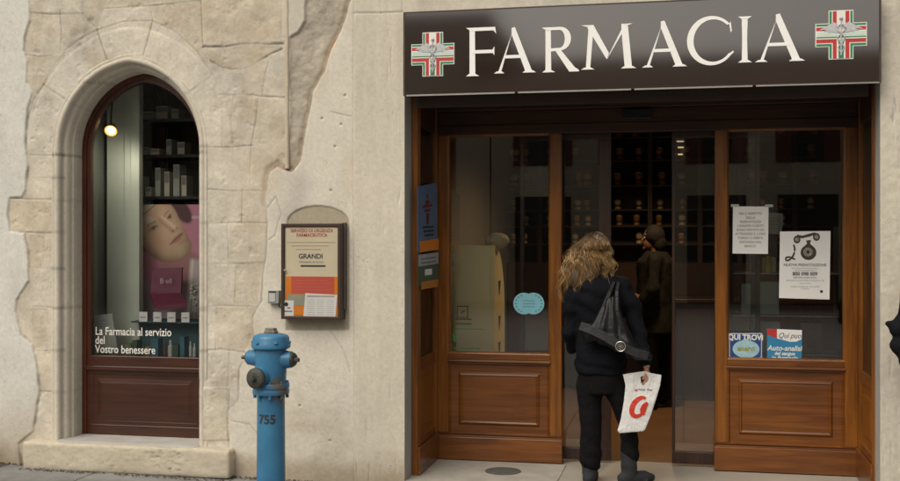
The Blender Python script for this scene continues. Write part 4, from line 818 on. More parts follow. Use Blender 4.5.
# sliding leaves
YL = Y1+.10
def leaf(a, b, lab, edge):
    t = thing('sliding_door', lab, 'door', (X((a+b)/2, YL), YL, SH)); x0, x1 = X(a, YL), X(b, YL); zb = SH+.012; zt = ZG1+.02
    mb = MB(); dk = .022
    mb.box(x0, x1, YL, YL+.04, zb, zb+.085); mb.box(x0, x1, YL, YL+.04, zt-.06, zt)
    e0, e1 = (x1-.085, x1) if edge == 'R' else (x0, x0+dk)
    mb.box(e0, e1, YL, YL+.04, zb+.085, zt-.06); e0, e1 = (x0, x0+.03) if edge == 'R' else (x1-.03, x1); mb.box(e0, e1, YL, YL+.04, zb+.085, zt-.06)
    mb.build('frame', M['dw'], t, bevel=.003)
    mb = MB(); mb.box(x0+.028 if edge == 'R' else x0+dk, x1-.085 if edge == 'R' else x1-.03, YL+.017, YL+.023, zb+.085, zt-.06); mb.build('glass_pane', M['glass'], t)
leaf(520, 611, 'left sliding glass door leaf half open beside the woman', 'R'); leaf(672, 760, 'right sliding glass door leaf half open next to the right bay', 'L')
# ------------------------------------------------------------------ stickers and notices
GY = Y1+.026
def flat(name, pts, Y, m, label, cat, t=.0012, parent=None):
    mb = MB(); mb.prism([(X(a, Y), Z(a, b, Y)) for a, b in pts], Y-t, Y); o = mb.build(name, m)
    if parent: o.parent = parent
    return tag(o, label, cat) if label else o
# typed notice
tn = flat('typed_notice', [(733, 206), (768.5, 206), (768, 253.5), (732.5, 253)], GY, M['paper'], 'white typed notice taped at upper left of the right shop window', 'notice')
lines = ['PER IL RISPETTO', 'DELLA', 'RISERVATEZZA', 'I SIGNORI CLIENTI', 'SONO INVITATI AD', 'ATTENDERE IL LORO', 'TURNO A DEBITA', 'DISTANZA DAL', 'BANCO.']
cxn = (X(733, GY)+X(768, GY))/2
for k, s_ in enumerate(lines): text('print', s_, cxn, Z(750, 214.3+k*4.05, GY), GY-.0018, .0235, M['greyink'], tn, 'CENTER', .0003, .0003, None, .9, 0, True)
for a, b in ((735, 204.8), (769, 205)):
    flat('tape', [(a-4, b-1), (a+4, b-1), (a+4, b+1.6), (a-4, b+1.6)], GY-.002, mat('clear_tape', (.45, .45, .42), .4), None, None, .0006, tn)
# phone poster
pp = flat('telephone_poster', [(780, 231), (830.5, 230.5), (829.5, 299), (779, 297.5)], GY, M['paper'], 'white poster with an old dial telephone drawing on the right shop window', 'poster')
pc = (X(780, GY)+X(830, GY))/2
def ptext(s_, yy, sz, m_='ink', of=0.0003): text('print', s_, pc, Z(805, yy, GY), GY-.0018, sz, M[m_], pp, 'CENTER', .0003, of, None, .95, 0, True)
ptext('NUOVA PRENOTAZIONE', 265.6, .026); ptext('Per prenotare visite ed esami', 268.6, .015, 'greyink', 0); ptext('chiamare il numero verde', 270.6, .013, 'greyink', 0); ptext('800 098 009', 275, .034, 'ink', .001); ptext('SERVIZIO GRATUITO', 278, .017, 'ink', 0)
ptext('dal lunedì al venerdì dalle ore 8 alle ore 18', 280.6, .015, 'greyink', 0); ptext('escluso i festivi', 283.3, .013, 'greyink', 0); ptext('rivolgersi al banco per informazioni', 286.6, .014, 'greyink', 0); ptext('in farmacia', 288.6, .013, 'greyink', 0)
def drw(mb, pts, r): mb.tube([at(a, b, GY-.003) for a, b in pts], r, 6)
mb = MB(); GQ = GY-.003
def disc(mb, a, b, r, y0, y1, seg=20, sxx=1.0): 
    q = at(a, b, GQ); mb.prism([(q.x+r*sxx*math.cos(t), q.z+r*math.sin(t)) for t in np.linspace(0, 2*math.pi, seg, endpoint=False)], y0, y1)
disc(mb, 797, 239, .027, GY-.0022, GY-.0012, sxx=.85); disc(mb, 816.5, 236.5, .027, GY-.0023, GY-.0012, sxx=.85)
mb.prism([(X(a, GY), Z(a, b, GY)) for a, b in ((797, 234), (802, 235.2), (808, 233.6), (815, 231.8), (816, 234), (809, 236.2), (802, 237.8), (797, 237))], GY-.0026, GY-.0012)
disc(mb, 808.5, 252, .052, GY-.0022, GY-.0012); mb.prism([(X(a, GY), Z(a, b, GY)) for a, b in ((806, 240), (811, 239.5), (810, 243), (815, 248), (802, 248), (807, 243))], GY-.0028, GY-.0012)
for pts in ([(793, 243), (795, 248), (794, 254), (790, 259), (786, 260.5), (785.5, 257.5), (788, 256), (792, 257.5), (796, 259)], ):
    mb.tube([(X(a, GY), GY-.002, Z(a, b, GY)) for a, b in smooth_poly(pts, 1)[:-2]], .006, 6)
ph = mb.build('telephone_drawing', mat('sepia_ink', (.05, .045, .03), .7, .4, 60)); ph.parent = pp
psm = mat('pale_sepia', (.30, .29, .24), .7, .3, 80)
for nm, a, b, r in (('dial', 808, 251.5, .030), ('earpiece', 797, 239, .014), ('mouthpiece', 816.5, 236.5, .014)):
    mb = MB(); disc(mb, a, b, r, GY-.0034, GY-.0026); o = mb.build(nm, psm); o.parent = pp
mb = MB(); disc(mb, 808, 251.5, .012, GY-.0042, GY-.0034)
for k in range(9): t = k*.62; q = at(808, 251.5, GQ); mb.prism([(q.x+.021*math.cos(t)+.0035*math.cos(u), q.z+.021*math.sin(t)+.0035*math.sin(u)) for u in np.linspace(0, 2*math.pi, 8, endpoint=False)], GY-.0041, GY-.0034)
o = mb.build('dial_holes', M['ink']); o.parent = pp
mb = MB(); disc(mb, 821.5, 291, .010, GY-.0020, GY-.0012); o = mb.build('stamp', M['ink']); o.parent = pp
# QUI TROVI sticker
qs = flat('oval_logo_sticker', [(729, 332.5), (762, 332.5), (762, 357), (753, 360), (745, 360.8), (736, 360), (729, 357)], GY, mat('silver_sticker_edge', (.5, .52, .55), .5), 'blue QUI TROVI sticker at lower left of the right shop window', 'sticker')
flat('blue_field', [(730, 333.5), (761, 333.5), (761, 356.3), (753, 359), (745, 359.8), (736, 359), (730, 356.3)], GY-.0012, mat('deep_blue_print', (.02, .06, .22), .5, .3, 8), None, None, .0006, qs)
text('print', 'QUI TROVI', X(745.5, GY), Z(745, 339.2, GY), GY-.0026, .052, M['white'], qs, 'CENTER', .0003, .002, None, .92, 0, True)
mb = MB(); disc(mb, 746, 348.5, .062, GY-.0026, GY-.0018, 28, 1.45); disc(mb, 745.5, 342, .026, GY-.0024, GY-.0018); o = mb.build('oval', mat('pale_blue_oval', (.35, .55, .62), .5, .2, 20)); o.parent = qs
text('print', 'enervi', X(746, GY), Z(745, 350.3, GY), GY-.0032, .05, mat('olive_print', (.32, .34, .08), .5), qs, 'CENTER', .0003, .002, None, .9, 0, True)
# Auto-analisi sticker
aa = flat('self_test_sticker', [(767, 328), (802, 329.5), (801.5, 362), (767, 361)], GY, mat('sky_blue_print', (.03, .22, .42), .5, .05), 'light blue Auto-analisi sticker right of the oval logo sticker', 'sticker')
flat('white_wave', [(777, 328.5), (801.9, 329.6), (801.8, 338.5), (796, 341.2), (790, 341.2), (777, 337.8)], GY-.0012, M['paper'], None, None, .0006, aa); flat('red_corner', [(767.1, 328.1), (777, 328.5), (777, 337.8), (767.1, 334.2)], GY-.0012, M['red'], None, None, .0006, aa)
text('print', 'Qui puoi', X(778, GY), Z(790, 337.5, GY), GY-.0024, .052, M['ink'], aa, 'LEFT', .0003, 0, None, .86, .35, True)
for s_, yy, sz in (('Auto-analisi', 350, .050), ('del sangue', 354.5, .034), ('in farmacia', 359.3, .042)): text('print', s_, X(784.5, GY), Z(784, yy, GY), GY-.0024, sz, M['white'], aa, 'CENTER', .0003, .001, None, .95, .2, True)
# double oval pale blue sticker
mb = MB()
for a, yy in ((524, GY), (533.5, GY-.0004)):
    q = at(a, 303, GY); mb.prism([(q.x+.078*math.cos(t), q.z+.078*math.sin(t)) for t in np.linspace(0, 2*math.pi, 30, endpoint=False)], yy-.0012, yy)
ds = tag(mb.build('round_sticker', mat('pale_cyan_sticker', (.22, .50, .58), .5, .06)), 'pale blue double circle sticker low on the left shop window', 'sticker')
mb = MB(); 
for a in (524, 533.5):
    for t in (np.linspace(math.pi*.6, math.pi*1.4, 7) if a == 524 else np.linspace(-math.pi*.4, math.pi*.4, 7)):
        q = at(a, 303, GY); mb.prism([(q.x+.060*math.cos(t)+.007*math.cos(u), q.z+.060*math.sin(t)+.007*math.sin(u)) for u in np.linspace(0, 2*math.pi, 6, endpoint=False)], GY-.0024, GY-.0017)
for k in range(3): q = at(529, 300+3*k, GY); mb.box(q.x-.045, q.x+.045, GY-.0022, GY-.0017, q.z-.004, q.z+.001)
o = mb.build('star_ring', mat('mid_blue_print', (.04, .25, .40), .5)); o.parent = ds
# green outline sticker and icon on the left bay
mb = MB(); m_ = .0026
for (a, b, c, e_) in ((453, 328, 483, 330), (453, 347.5, 480, 349.5)):
    mb.box(X(a, GY), X(c, GY), GY-.001, GY, Z(468, e_-1.1, GY), Z(468, b, GY))
mb.box(X(453, GY), X(456, GY), GY-.001, GY, Z(468, 341, GY), Z(468, 333, GY))
tag(mb.build('green_window_sticker', mat('bright_green_print', (.04, .22, .04), .5)), 'thin bright green outline sticker at lower left of the left shop window', 'sticker')
# side light stickers (on the reveal pane)
def sflat(name, pts, m, label, cat, d=0.0, t=.0012, parent=None):
    # pts in pixels, projected on the plane x = -1.762 of the left reveal
    P = []
    for a, b in pts:
        u = (a-450)/F; dx = u*math.cos(TH)-math.sin(TH); dy = math.cos(TH)+u*math.sin(TH); k = -1.750/dx; P.append((k*dy-CAMD, CAMZ-(b-240)/F*k))
    xo = -1.762+.014+d
    mb = MB(Matrix.Translation((0, 0, 0))); n = len(P)
    vs = [(xo, y, z) for y, z in P]+[(xo+t, y, z) for y, z in P]; mb.add(vs, [tuple(range(n)), tuple(range(2*n-1, n-1, -1))]+[(i, (i+1) % n, (i+1) % n+n, i+n) for i in range(n)])
    o = mb.build(name, m)
    if parent: o.parent = parent
    return tag(o, label, cat) if label else o
bs = sflat('blue_pharmacy_sticker', [(417, 186), (437, 182), (437, 240), (417, 252)], mat('slate_blue_print', (.12, .19, .33), .5, .12, 6), 'tall blue sticker with a small red staff emblem on the left side window', 'sticker')
mk = mat('dark_red_print', (.16, .03, .03), .5)
for pts in ([(425, 200), (429, 199), (429, 203), (425, 204)], [(422, 205), (432, 203), (432, 206), (422, 208)], [(424, 209), (430, 208), (430, 211), (424, 212)], [(425.5, 213), (429, 212.5), (428, 224), (426, 224)], [(426, 194), (428, 194), (428, 198), (426, 198)]): sflat('emblem', pts, mk, None, None, .0016, .0008, bs)
for k in range(3): sflat('print', [(422+k, 226+k*4), (433, 225+k*4), (433, 227+k*4), (422+k, 228+k*4)], M['ink'], None, None, .0016, .0008, bs)
sflat('orange_strip', [(419, 241), (438, 238), (438, 249), (419, 252)], M['orange'], 'orange strip under the tall blue sticker on the left side window', 'sticker', .003)
gs = sflat('grey_green_sticker', [(417, 254), (438, 251), (438, 280), (417, 286)], mat('dark_green_print', (.07, .12, .08), .5, .1), 'white and dark green sticker below the orange strip on the left side window', 'sticker', .003)
sflat('white_field', [(417.5, 254.5), (437.5, 252), (437.5, 263), (417.5, 266)], mat('bluish_white', (.42, .45, .5), .5), None, None, .0045, .0008, gs); sflat('emblem', [(424, 269), (431, 268), (431, 274), (424, 275)], M['paper'], None, None, .0045, .0008, gs)
for k in range(2): sflat('print', [(420, 258+k*4), (435, 256+k*4), (435, 257.4+k*4), (420, 259.4+k*4)], M['greyink'], None, None, .0055, .0008, gs)
sflat('small_orange_label', [(420, 281.5), (437, 278.5), (437, 286), (420, 289)], mat('amber_print', (.55, .22, .03), .5), 'small amber label at the bottom of the left side window stickers', 'sticker', .0065)
# ------------------------------------------------------------------ shop interior
# apothecary shelving
KY = 4.85
sh_ = thing('apothecary_shelves', 'dark wooden wall shelving filled with jars at the back of the shop', 'shelving', (0, KY, 0))
rows_px = [160, 185, 209, 225, 243, 262]; rz = [Z(600, r, KY) for r in rows_px]; rz = [Z(600, 137, KY)]+rz
mb = MB()
for z_ in rz: mb.box(-1.88, 1.3, KY, KY+.28, z_-.018, z_)
mb.build('shelf_board', M['dw'], sh_)
mb = MB(); upx = [X(p, KY) for p in (470, 494, 540, 561, 606, 650, 700, 740, 795)]
for u in upx: mb.box(u-.025, u+.025, KY-.015, KY+.30, SH, 2.9)
mb.build('upright', M['dw'], sh_); mb = MB(); mb.box(-1.88, 1.88, KY+.3, KY+.33, 0, 2.93); mb.build('back_board', mat('brown_black_boards', (.03, .014, .008), .6, .2), sh_)
mb = MB(); mb.box(-1.88, 1.88, KY-.02, KY+.3, .02, rz[-1]-.02); mb.build('drawer_base', M['dw'], sh_)
jm = [mat('ochre_glazed_jar', (.36, .17, .045), .3, .2, 30), mat('ivory_glazed_jar', (.55, .47, .30), .3, .1), mat('dark_label', (.10, .05, .03), .5)]
def jar_mesh(k):
    mb = MB(); mb.cur = 0 if k == 0 else 1
    mb.lathe((0, 0, 0), [(.0001, 0), (.038, 0), (.042, .006), (.038, .018), (.036, .05), (.038, .082), (.042, .098), (.040, .104), (.032, .112), (.0001, .112)], 16)
    o = mb.build('apothecary_jar', jm, smooth=True); m2 = MB(); m2.lathe((0, 0, 0), [(.0001, .112), (.036, .112), (.036, .122), (.020, .128), (.008, .133), (.0001, .135)], 14); m2.build('lid', jm[1-k], smooth=True).parent = o
    m3 = MB(); m3.lathe((0, 0, 0), [(.0371, .035), (.0365, .05), (.0368, .065)], 16); m3.build('label_band', jm[2], smooth=True).parent = o
    return o
jars = [jar_mesh(0), jar_mesh(1)]; used = [False, False]
slots = [(576, 0), (587, 1), (618, 0), (637, 0), (472, 1), (484, 0), (512, 1), (524, 0), (550, 1), (660, 0), (683, 1), (718, 0), (750, 1), (764, 0), (782, 1), (812, 0)]
descr = ['ochre glazed lidded jar', 'ivory glazed lidded jar']
rowname = ['top', 'second', 'third', 'fourth', 'fifth', 'sixth', 'lowest']
for ri, z_ in enumerate(rz[:-1]):
    for si, (p_, k) in enumerate(slots):
        if random.random() < .12: continue
        k2 = (k+ri) % 2 if ri > 1 else k
        if not used[k2]: j = jars[k2]; used[k2] = True
        else:
            j = jars[k2].copy(); COL.objects.link(j)
            for ch in jars[k2].children: c = ch.copy(); COL.objects.link(c); c.parent = j
        s_ = random.uniform(.92, 1.08)*(1.12 if ri < 3 else .85); j.location = (X(p_, KY)+random.uniform(-.02, .02), KY+.10, z_+.0005); j.scale = (s_, s_, s_)
        tag(j, descr[k2]+' on the '+rowname[ri]+' shelf at the back of the shop', 'jar', 'apothecary jars on the back shelves')
# counter
ct = thing('shop_counter', 'long dark counter in front of the jar shelves inside the shop', 'counter', (.2, 4.2, 0))
mb = MB(); mb.box(-.9, 1.8, 4.15, 4.6, SH, .98); mb.build('counter_body', M['dw'], ct, bevel=.01); mb = MB(); mb.box(-.95, 1.85, 4.1, 4.65, .98, 1.02); mb.build('counter_top', M['dw'], ct, bevel=.006)
# cream cabinet behind the left glass
VX0, VX1 = X(452, 1.0), X(494, 1.0)
vc = thing('cream_cabinet', 'tall cream cabinet with rounded back behind the left shop window', 'cabinet', ((VX0+VX1)/2, 1.2, SH))
zt_ = Z(475, 245, 1.0); pr = [(1.0, SH), (1.0, zt_)]+[(1.0+.08+.42*math.sin(t), zt_-.42*(1-math.cos(t))*1.25) for t in np.linspace(0.0, math.pi/2, 14)]+[(1.50, SH)]
mb = MB(); n = len(pr); mb.add([(VX0, y, z) for y, z in pr]+[(VX1, y, z) for y, z in pr], [tuple(range(n))[::-1], tuple(range(n, 2*n))]+[(i, (i+1) % n, (i+1) % n+n, i+n) for i in range(n)])
mb.build('cabinet_body', mat('cream_laminate', (.90, .77, .40), .55, .03), vc, bevel=.006)
mb = MB()
for yy in (288, 323, 349, 380):
    z_ = Z(503, yy, 1.25); mb.add([(VX1+.001, 1.19, z_+.06), (VX1+.001, 1.29, z_+.06), (VX1+.001, 1.23, z_-.05), (VX1+.004, 1.19, z_+.06), (VX1+.004, 1.29, z_+.06), (VX1+.004, 1.23, z_-.05)], [(0, 1, 2), (5, 4, 3), (0, 3, 4, 1), (1, 4, 5, 2), (2, 5, 3, 0)])
mb.build('cutout_triangle', M['ink'], vc)
mb = MB(); bx0, bz0 = X(457, .995), Z(462, 308, .995); mb.steps(bx0, bx0+.085, bz0-.07, bz0+.02, [(0, .998), (0, .995), (.007, .995), (.007, .998)], False)
mb.prism([(bx0+.02, bz0-.04), (bx0+.035, bz0-.02), (bx0+.065, bz0-.01), (bx0+.05, bz0-.03)], .994, .998)
for k in range(2): mb.box(bx0-.01, bx0+.11, .996, .999, Z(462, 318+k*4.5, .995)-.010, Z(462, 318+k*4.5, .995))
mb.build('label', mat('olive_label', (.22, .17, .06), .6), vc)
mb = MB(); mb.ball((VX1-.01, 1.20, zt_+.035), (.095, .10, .062), 20); tag(mb.build('cream_hat', mat('cream_soft', (.5, .43, .26), .8), smooth=True), 'rounded cream hat lying on top of the cream cabinet', 'hat')
# display unit behind right glass
du = thing('display_unit', 'dark shelf unit with medicine boxes behind the right shop window', 'display unit', (X(765, 1.15), 1.15, SH))
dx0, dx1 = X(733, 1.15), X(838, 1.15); mb = MB()
dz = [Z(770, 272, 1.15), Z(770, 314, 1.15), Z(770, 352, 1.15), .4]
for z_ in dz: mb.box(dx0, dx1, 1.1, 1.4, z_-.012, z_)
mb.box(X(752, 1.1), X(756, 1.1), 1.09, 1.4, SH, 1.9); mb.box(dx0-.02, dx0, 1.1, 1.4, SH, 1.7); mb.box(dx1, dx1+.02, 1.1, 1.4, SH, 1.7); mb.build('unit_frame', M['black'], du)
mb = MB()
for z_ in dz[:3]: mb.box(dx0, dx1, 1.088, 1.0995, z_-.010, z_-.002)
mb.build('metal_edge', M['metal'], du)
gb = mat('grey_green_box', (.34, .40, .36), .6, .06)
for a, b, t, z_, mt, lb in ((741, 751, 283, dz[1], gb, 'narrow pale box left of the post on the middle shelf of the display unit'), (758, 779, 281, dz[1], gb, 'wide pale box right of the post on the middle shelf of the display unit'), (760, 780, 321, dz[2], mat('grey_carton', (.38, .39, .40), .6), 'grey box half hidden by the blue sticker in the display unit'),
                            (737, 749, 328, dz[2], mat('olive_carton', (.13, .12, .08), .6), 'dark olive box behind the oval logo sticker in the display unit'), (762, 776, 257, dz[0], mat('pale_yellow_box', (.45, .42, .28), .6), 'cream box on the top shelf of the display unit'),
                            (800, 822, 322, dz[2], mat('brown_paper_bundle', (.12, .085, .06), .8, .3, 12), 'brown bundle at the right of the display unit')):
    mb = MB(); mb.box(X(a, 1.13), X(b, 1.13), 1.12, 1.25, z_+.0006, Z(a, t, 1.13)); tag(mb.build('medicine_box', mt, bevel=.004), lb, 'box')
q = X(768, 1.115); yb = thing('yellow_bottle', 'yellow bottle with red brown cap on the top shelf of the display unit', 'bottle', (q, 1.115, dz[0]+.0006))
mb = MB(); mb.lathe((q, 1.115, dz[0]+.0006), [(.0001, 0), (.026, 0), (.026, .09), (.012, .12), (.0001, .121)], 18); mb.build('body', mat('yellow_plastic', (.55, .42, .04), .4), yb, smooth=True)
mb = MB(); mb.lathe((q, 1.115, dz[0]+.0006), [(.0001, .1205), (.014, .1205), (.014, .15), (.0001, .15)], 14); mb.build('cap', mat('red_brown_cap', (.16, .04, .03), .4), yb, smooth=True)
mb = MB(); mb.prism([(X(a, 1.0), Z(a, b, 1.0)) for a, b in ((765, 212), (783, 213), (782, 234), (765, 233))], 1.0, 1.003); mb.cur = 1
for k in range(4): mb.box(X(769, 1), X(780, 1), .9988, .9999, Z(774, 217+k*3.5, 1)-.004, Z(774, 217+k*3.5, 1))
tag(mb.build('inner_card', [mat('dull_card', (.30, .31, .27), .8), M['greyink']]), 'dull card showing behind the typed notice in the right shop window', 'card')
# strip lamps that the photo shows as bright marks
for i, (a, b) in enumerate(((680, 141), (680, 147), (679, 154))):
    q = at(a, b, 3.6); mb = MB(); mb.box(q.x-.030+.01*i, q.x+.035, q.y-.02, q.y+.02, q.z-.005, q.z+.005); mb.cur = 1; mb.box(q.x-.04, q.x+.04, q.y-.015, q.y+.03, q.z+.0055, q.z+.012)
    tag(mb.build('strip_lamp', [emit_mat('warm_tube', (1, .74, .42), .3), M['black']]), ['topmost', 'middle', 'lowest'][i]+' of three small lit strip lamps inside the doorway', 'lamp', 'strip lamps inside the shop')
cl = thing('added_ceiling_lamp', 'unseen warm ceiling lamp added to fill the shop interior with light', 'lamp', (-.2, 2.7, 2.94))  # unseen fill lamp, added to brighten the floor, jars and cabinet
mb = MB(); mb.lathe((-.2, 2.7, 2.94), [(.0001, 0), (.10, 0), (.10, -.03), (.09, -.03), (.0001, -.028)], 20); mb.build('lamp_body', M['metal'], cl)
mb = MB(); mb.lathe((-.2, 2.7, 2.94), [(.0001, -.0295), (.085, -.0295), (.07, -.045), (.0001, -.05)], 20); mb.build('diffuser', emit_mat('warm_diffuser', (1, .7, .4), 3), cl)
pl = bpy.data.lights.new('added_ceiling_light', 'SPOT'); pl.energy = 95; pl.color = (1, .68, .38); pl.shadow_soft_size = .1; pl.spot_size = math.radians(150); pl.spot_blend = .6
po = bpy.data.objects.new('added_ceiling_light', pl); COL.objects.link(po); po.parent = cl; po.location = (0, 0, -.07)
#PART2
# ------------------------------------------------------------------ hydrant
HY = -.70; hx = X(271, HY); hz = lambda b: Z(271, b, HY)
hy = thing('fire_hydrant', 'blue cast iron pillar hydrant with stencilled 755 in front of the plaster wall', 'hydrant', (hx, HY, zpav(hx)))
blue, n_, l_, p_ = new_mat('chipped_blue_paint')
tc = n_.new('ShaderNodeTexCoord'); a1 = n_.new('ShaderNodeTexNoise'); a1.inputs['Scale'].default_value = 5; a1.inputs['Detail'].default_value = 8; l_.new(tc.outputs['Object'], a1.inputs[0])
cr = n_.new('ShaderNodeValToRGB'); e = cr.color_ramp.elements; e[0].position = .31; e[0].color = (.10, .10, .09, 1); e[1].position = .38; e[1].color = (.035, .15, .29, 1)
e2 = cr.color_ramp.elements.new(.7); e2.color = (.050, .215, .38, 1); l_.new(a1.outputs[0], cr.inputs[0]); l_.new(cr.outputs[0], p_.inputs['Base Color']); p_.inputs['Roughness'].default_value = .38
a2 = n_.new('ShaderNodeTexNoise'); a2.inputs['Scale'].default_value = 45; l_.new(tc.outputs['Object'], a2.inputs[0]); b_ = n_.new('ShaderNodeBump'); b_.inputs['Strength'].default_value = .35; b_.inputs['Distance'].default_value = .004; l_.new(a2.outputs[0], b_.inputs['Height']); l_.new(b_.outputs[0], p_.inputs['Normal'])
iron = mat('weathered_iron_cap', (.075, .075, .065), .5, .35, 25, .4, 40, metal=.4); steel = mat('dull_steel_nut', (.30, .27, .24), .45, .3, 30, metal=.8)
u = 1/167.0   # metres per photo pixel at the hydrant
hc = (hx, HY, 0)
mb = MB(); mb.lathe(hc, [(.0001, zpav(hx)), (.135, zpav(hx)), (.135, .02), (.100, .035), (.088, .05), (.0855, .4), (.084, hz(394)), (.087, hz(392))], 36); mb.build('column', blue, hy, smooth=True)
mb = MB(); mb.lathe(hc, [(.0001, hz(393)), (.110, hz(393)), (.112, hz(391.5)), (.112, hz(388.8)), (.109, hz(388)), (.109, hz(387.4)), (.113, hz(386.6)), (.113, hz(383)), (.109, hz(382)), (.0001, hz(382))], 36)
for k in range(8):
    a = k*math.pi/4+.3; mb.lathe((hx+.098*math.cos(a), HY+.098*math.sin(a), 0), [(.0001, hz(397)), (.011, hz(397)), (.011, hz(380)), (.0001, hz(379.5))], 6)
mb.build('flange', blue, hy, smooth=True)
mb = MB(); mb.lathe(hc, [(.0001, hz(383)), (.094, hz(383)), (.092, hz(378)), (.096, hz(370)), (.098, hz(360)), (.096, hz(351)), (.092, hz(348)), (.0001, hz(348))], 36)
mb.tube([(hx, HY, hz(357.5)), (hx-.15, HY+.01, hz(357.5))], [.07, .045], 20); mb.tube([(hx, HY, hz(359)), (hx+.135, HY, hz(358.5))], [.07, .05], 20)
mb.tube([(hx-.02, HY, hz(375)), (hx-.045, HY-.115, hz(375))], [.075, .062], 24); mb.tube([(hx+.0, HY, hz(360)), (hx+.06, HY-.075, hz(362))], [.05, .02], 12)
mb.build('valve_body', blue, hy, smooth=True)
mb = MB(); mb.lathe(hc, [(.0001, hz(349)), (.100, hz(348.6)), (.118, hz(347)), (.120, hz(344)), (.113, hz(342)), (.111, hz(337)), (.104, hz(335)), (.085, hz(333.5)), (.05, hz(332.6)), (.0001, hz(332.4))], 36)
for k in range(6):
    a = k*math.pi/3+.1; mb.ball((hx+.113*math.cos(a), HY+.113*math.sin(a), hz(341.5)), (.014, .014, .012), 8)
mb.build('bonnet', blue, hy, smooth=True)
mb = MB(); mb.lathe(hc, [(.0001, hz(333.5)), (.046, hz(333.2)), (.046, hz(330.5)), (.040, hz(330.2)), (.038, hz(327.6)), (.0001, hz(327.2))], 8); mb.build('top_nut', steel, hy, bevel=.002)
def cap(c, d, r, nm):
    d = Vector(d).normalized(); R = Matrix.Translation(c) @ d.to_track_quat('Z', 'Y').to_matrix().to_4x4(); mb = MB(R)
    mb.lathe((0, 0, 0), [(.0001, -.01), (r*1.0, -.01), (r*1.05, 0), (r*1.05, .018), (r*.92, .028), (r*.6, .034), (.0001, .035)], 24)
    
    mb.lathe((0, 0, 0), [(.0001, .03), (r*.36, .03), (r*.33, .062), (.0001, .063)], 5); mb.build(nm, iron, hy, bevel=.0015)
cap((hx-.045, HY-.118, hz(375.5)), (-.22, -1, 0), .060, 'outlet_cap'); cap((hx-.135, HY+.01, hz(357.5)), (-1, .05, 0), .036, 'outlet_cap'); cap((hx+.125, HY, hz(358.5)), (1, -.25, 0), .043, 'outlet_cap')
t0 = text('stencil', '755', 0, 0, 0, .077, M['ink'], None, 'LEFT', .0001, .002)
cs = [v.co.copy() for v in t0.data.vertices]; fs_ = [tuple(p.vertices) for p in t0.data.polygons]; bpy.data.objects.remove(t0)
mb = MB(); r_h = .0862; vv = []
for c in cs:
    a = -math.pi/2-math.radians(34)+(c.x)/r_h*.98; vv.append((hx+(r_h+.0006-c.y*.2)*math.cos(a), HY+(r_h+.0006-c.y*.2)*math.sin(a), hz(421)+c.z))
mb.add(vv, fs_); mb.build('stencilled_number', M['ink'], hy)
# ------------------------------------------------------------------ people
def blob(name, fn, m, parent=None, voxel=.012, smooth_it=6, disp=None, subp=False):
    mb = MB(); fn(mb); me = bpy.data.meshes.new(name+'_src'); me.from_pydata(mb.v, [], mb.f)
    t = bpy.data.objects.new(name+'_tmp', me); COL.objects.link(t)
    r = t.modifiers.new('r', 'REMESH'); r.mode = 'VOXEL'; r.voxel_size = voxel
    s = t.modifiers.new('s', 'SMOOTH'); s.factor = .5; s.iterations = smooth_it
    bpy.context.view_layer.update(); out = bpy.data.meshes.new_from_object(t.evaluated_get(bpy.context.evaluated_depsgraph_get()))
    bpy.data.objects.remove(t); out.name = name
    if disp:
        n = len(out.vertices); co = np.empty(n*3); out.vertices.foreach_get('co', co); co = co.reshape(-1, 3); no = np.empty(n*3); out.vertices.foreach_get('normal', no); no = no.reshape(-1, 3)
        co = co+no*disp(co)[:, None]; out.vertices.foreach_set('co', co.ravel()); out.update()
    out.materials.clear(); out.materials.append(m); out.polygons.foreach_set('use_smooth', [True]*len(out.polygons))
    o = bpy.data.objects.new(name, out); COL.objects.link(o)
    if parent: o.parent = parent
    return o
def limb(mb, pts, rad, seg=14):
    mb.tube(pts, rad, seg)
    for p, r in zip(pts, rad): mb.ball(p, r, 12)
def loft(mb, rows, seg=24):    # rows (center, rx, ry, yaw)
    rs = []
    for c, rx, ry, yw in rows:
        rs.append([(c[0]+rx*math.cos(t)*math.cos(yw)-ry*math.sin(t)*math.sin(yw), c[1]+rx*math.cos(t)*math.sin(yw)+ry*math.sin(t)*math.cos(yw), c[2]) for t in np.linspace(0, 2*math.pi, seg, endpoint=False)])
    mb.rings(rs)
def folds(amp, s, seed, zs_=1.0):
    return lambda co: amp*fbm(co[:, 0]+co[:, 1]*.7, co[:, 2]*zs_+co[:, 1], s, seed, 3)
skin = mat('skin', (.42, .22, .14), .55, .06, 12); dskin = mat('tanned_skin', (.16, .075, .042), .9, .06, 12)
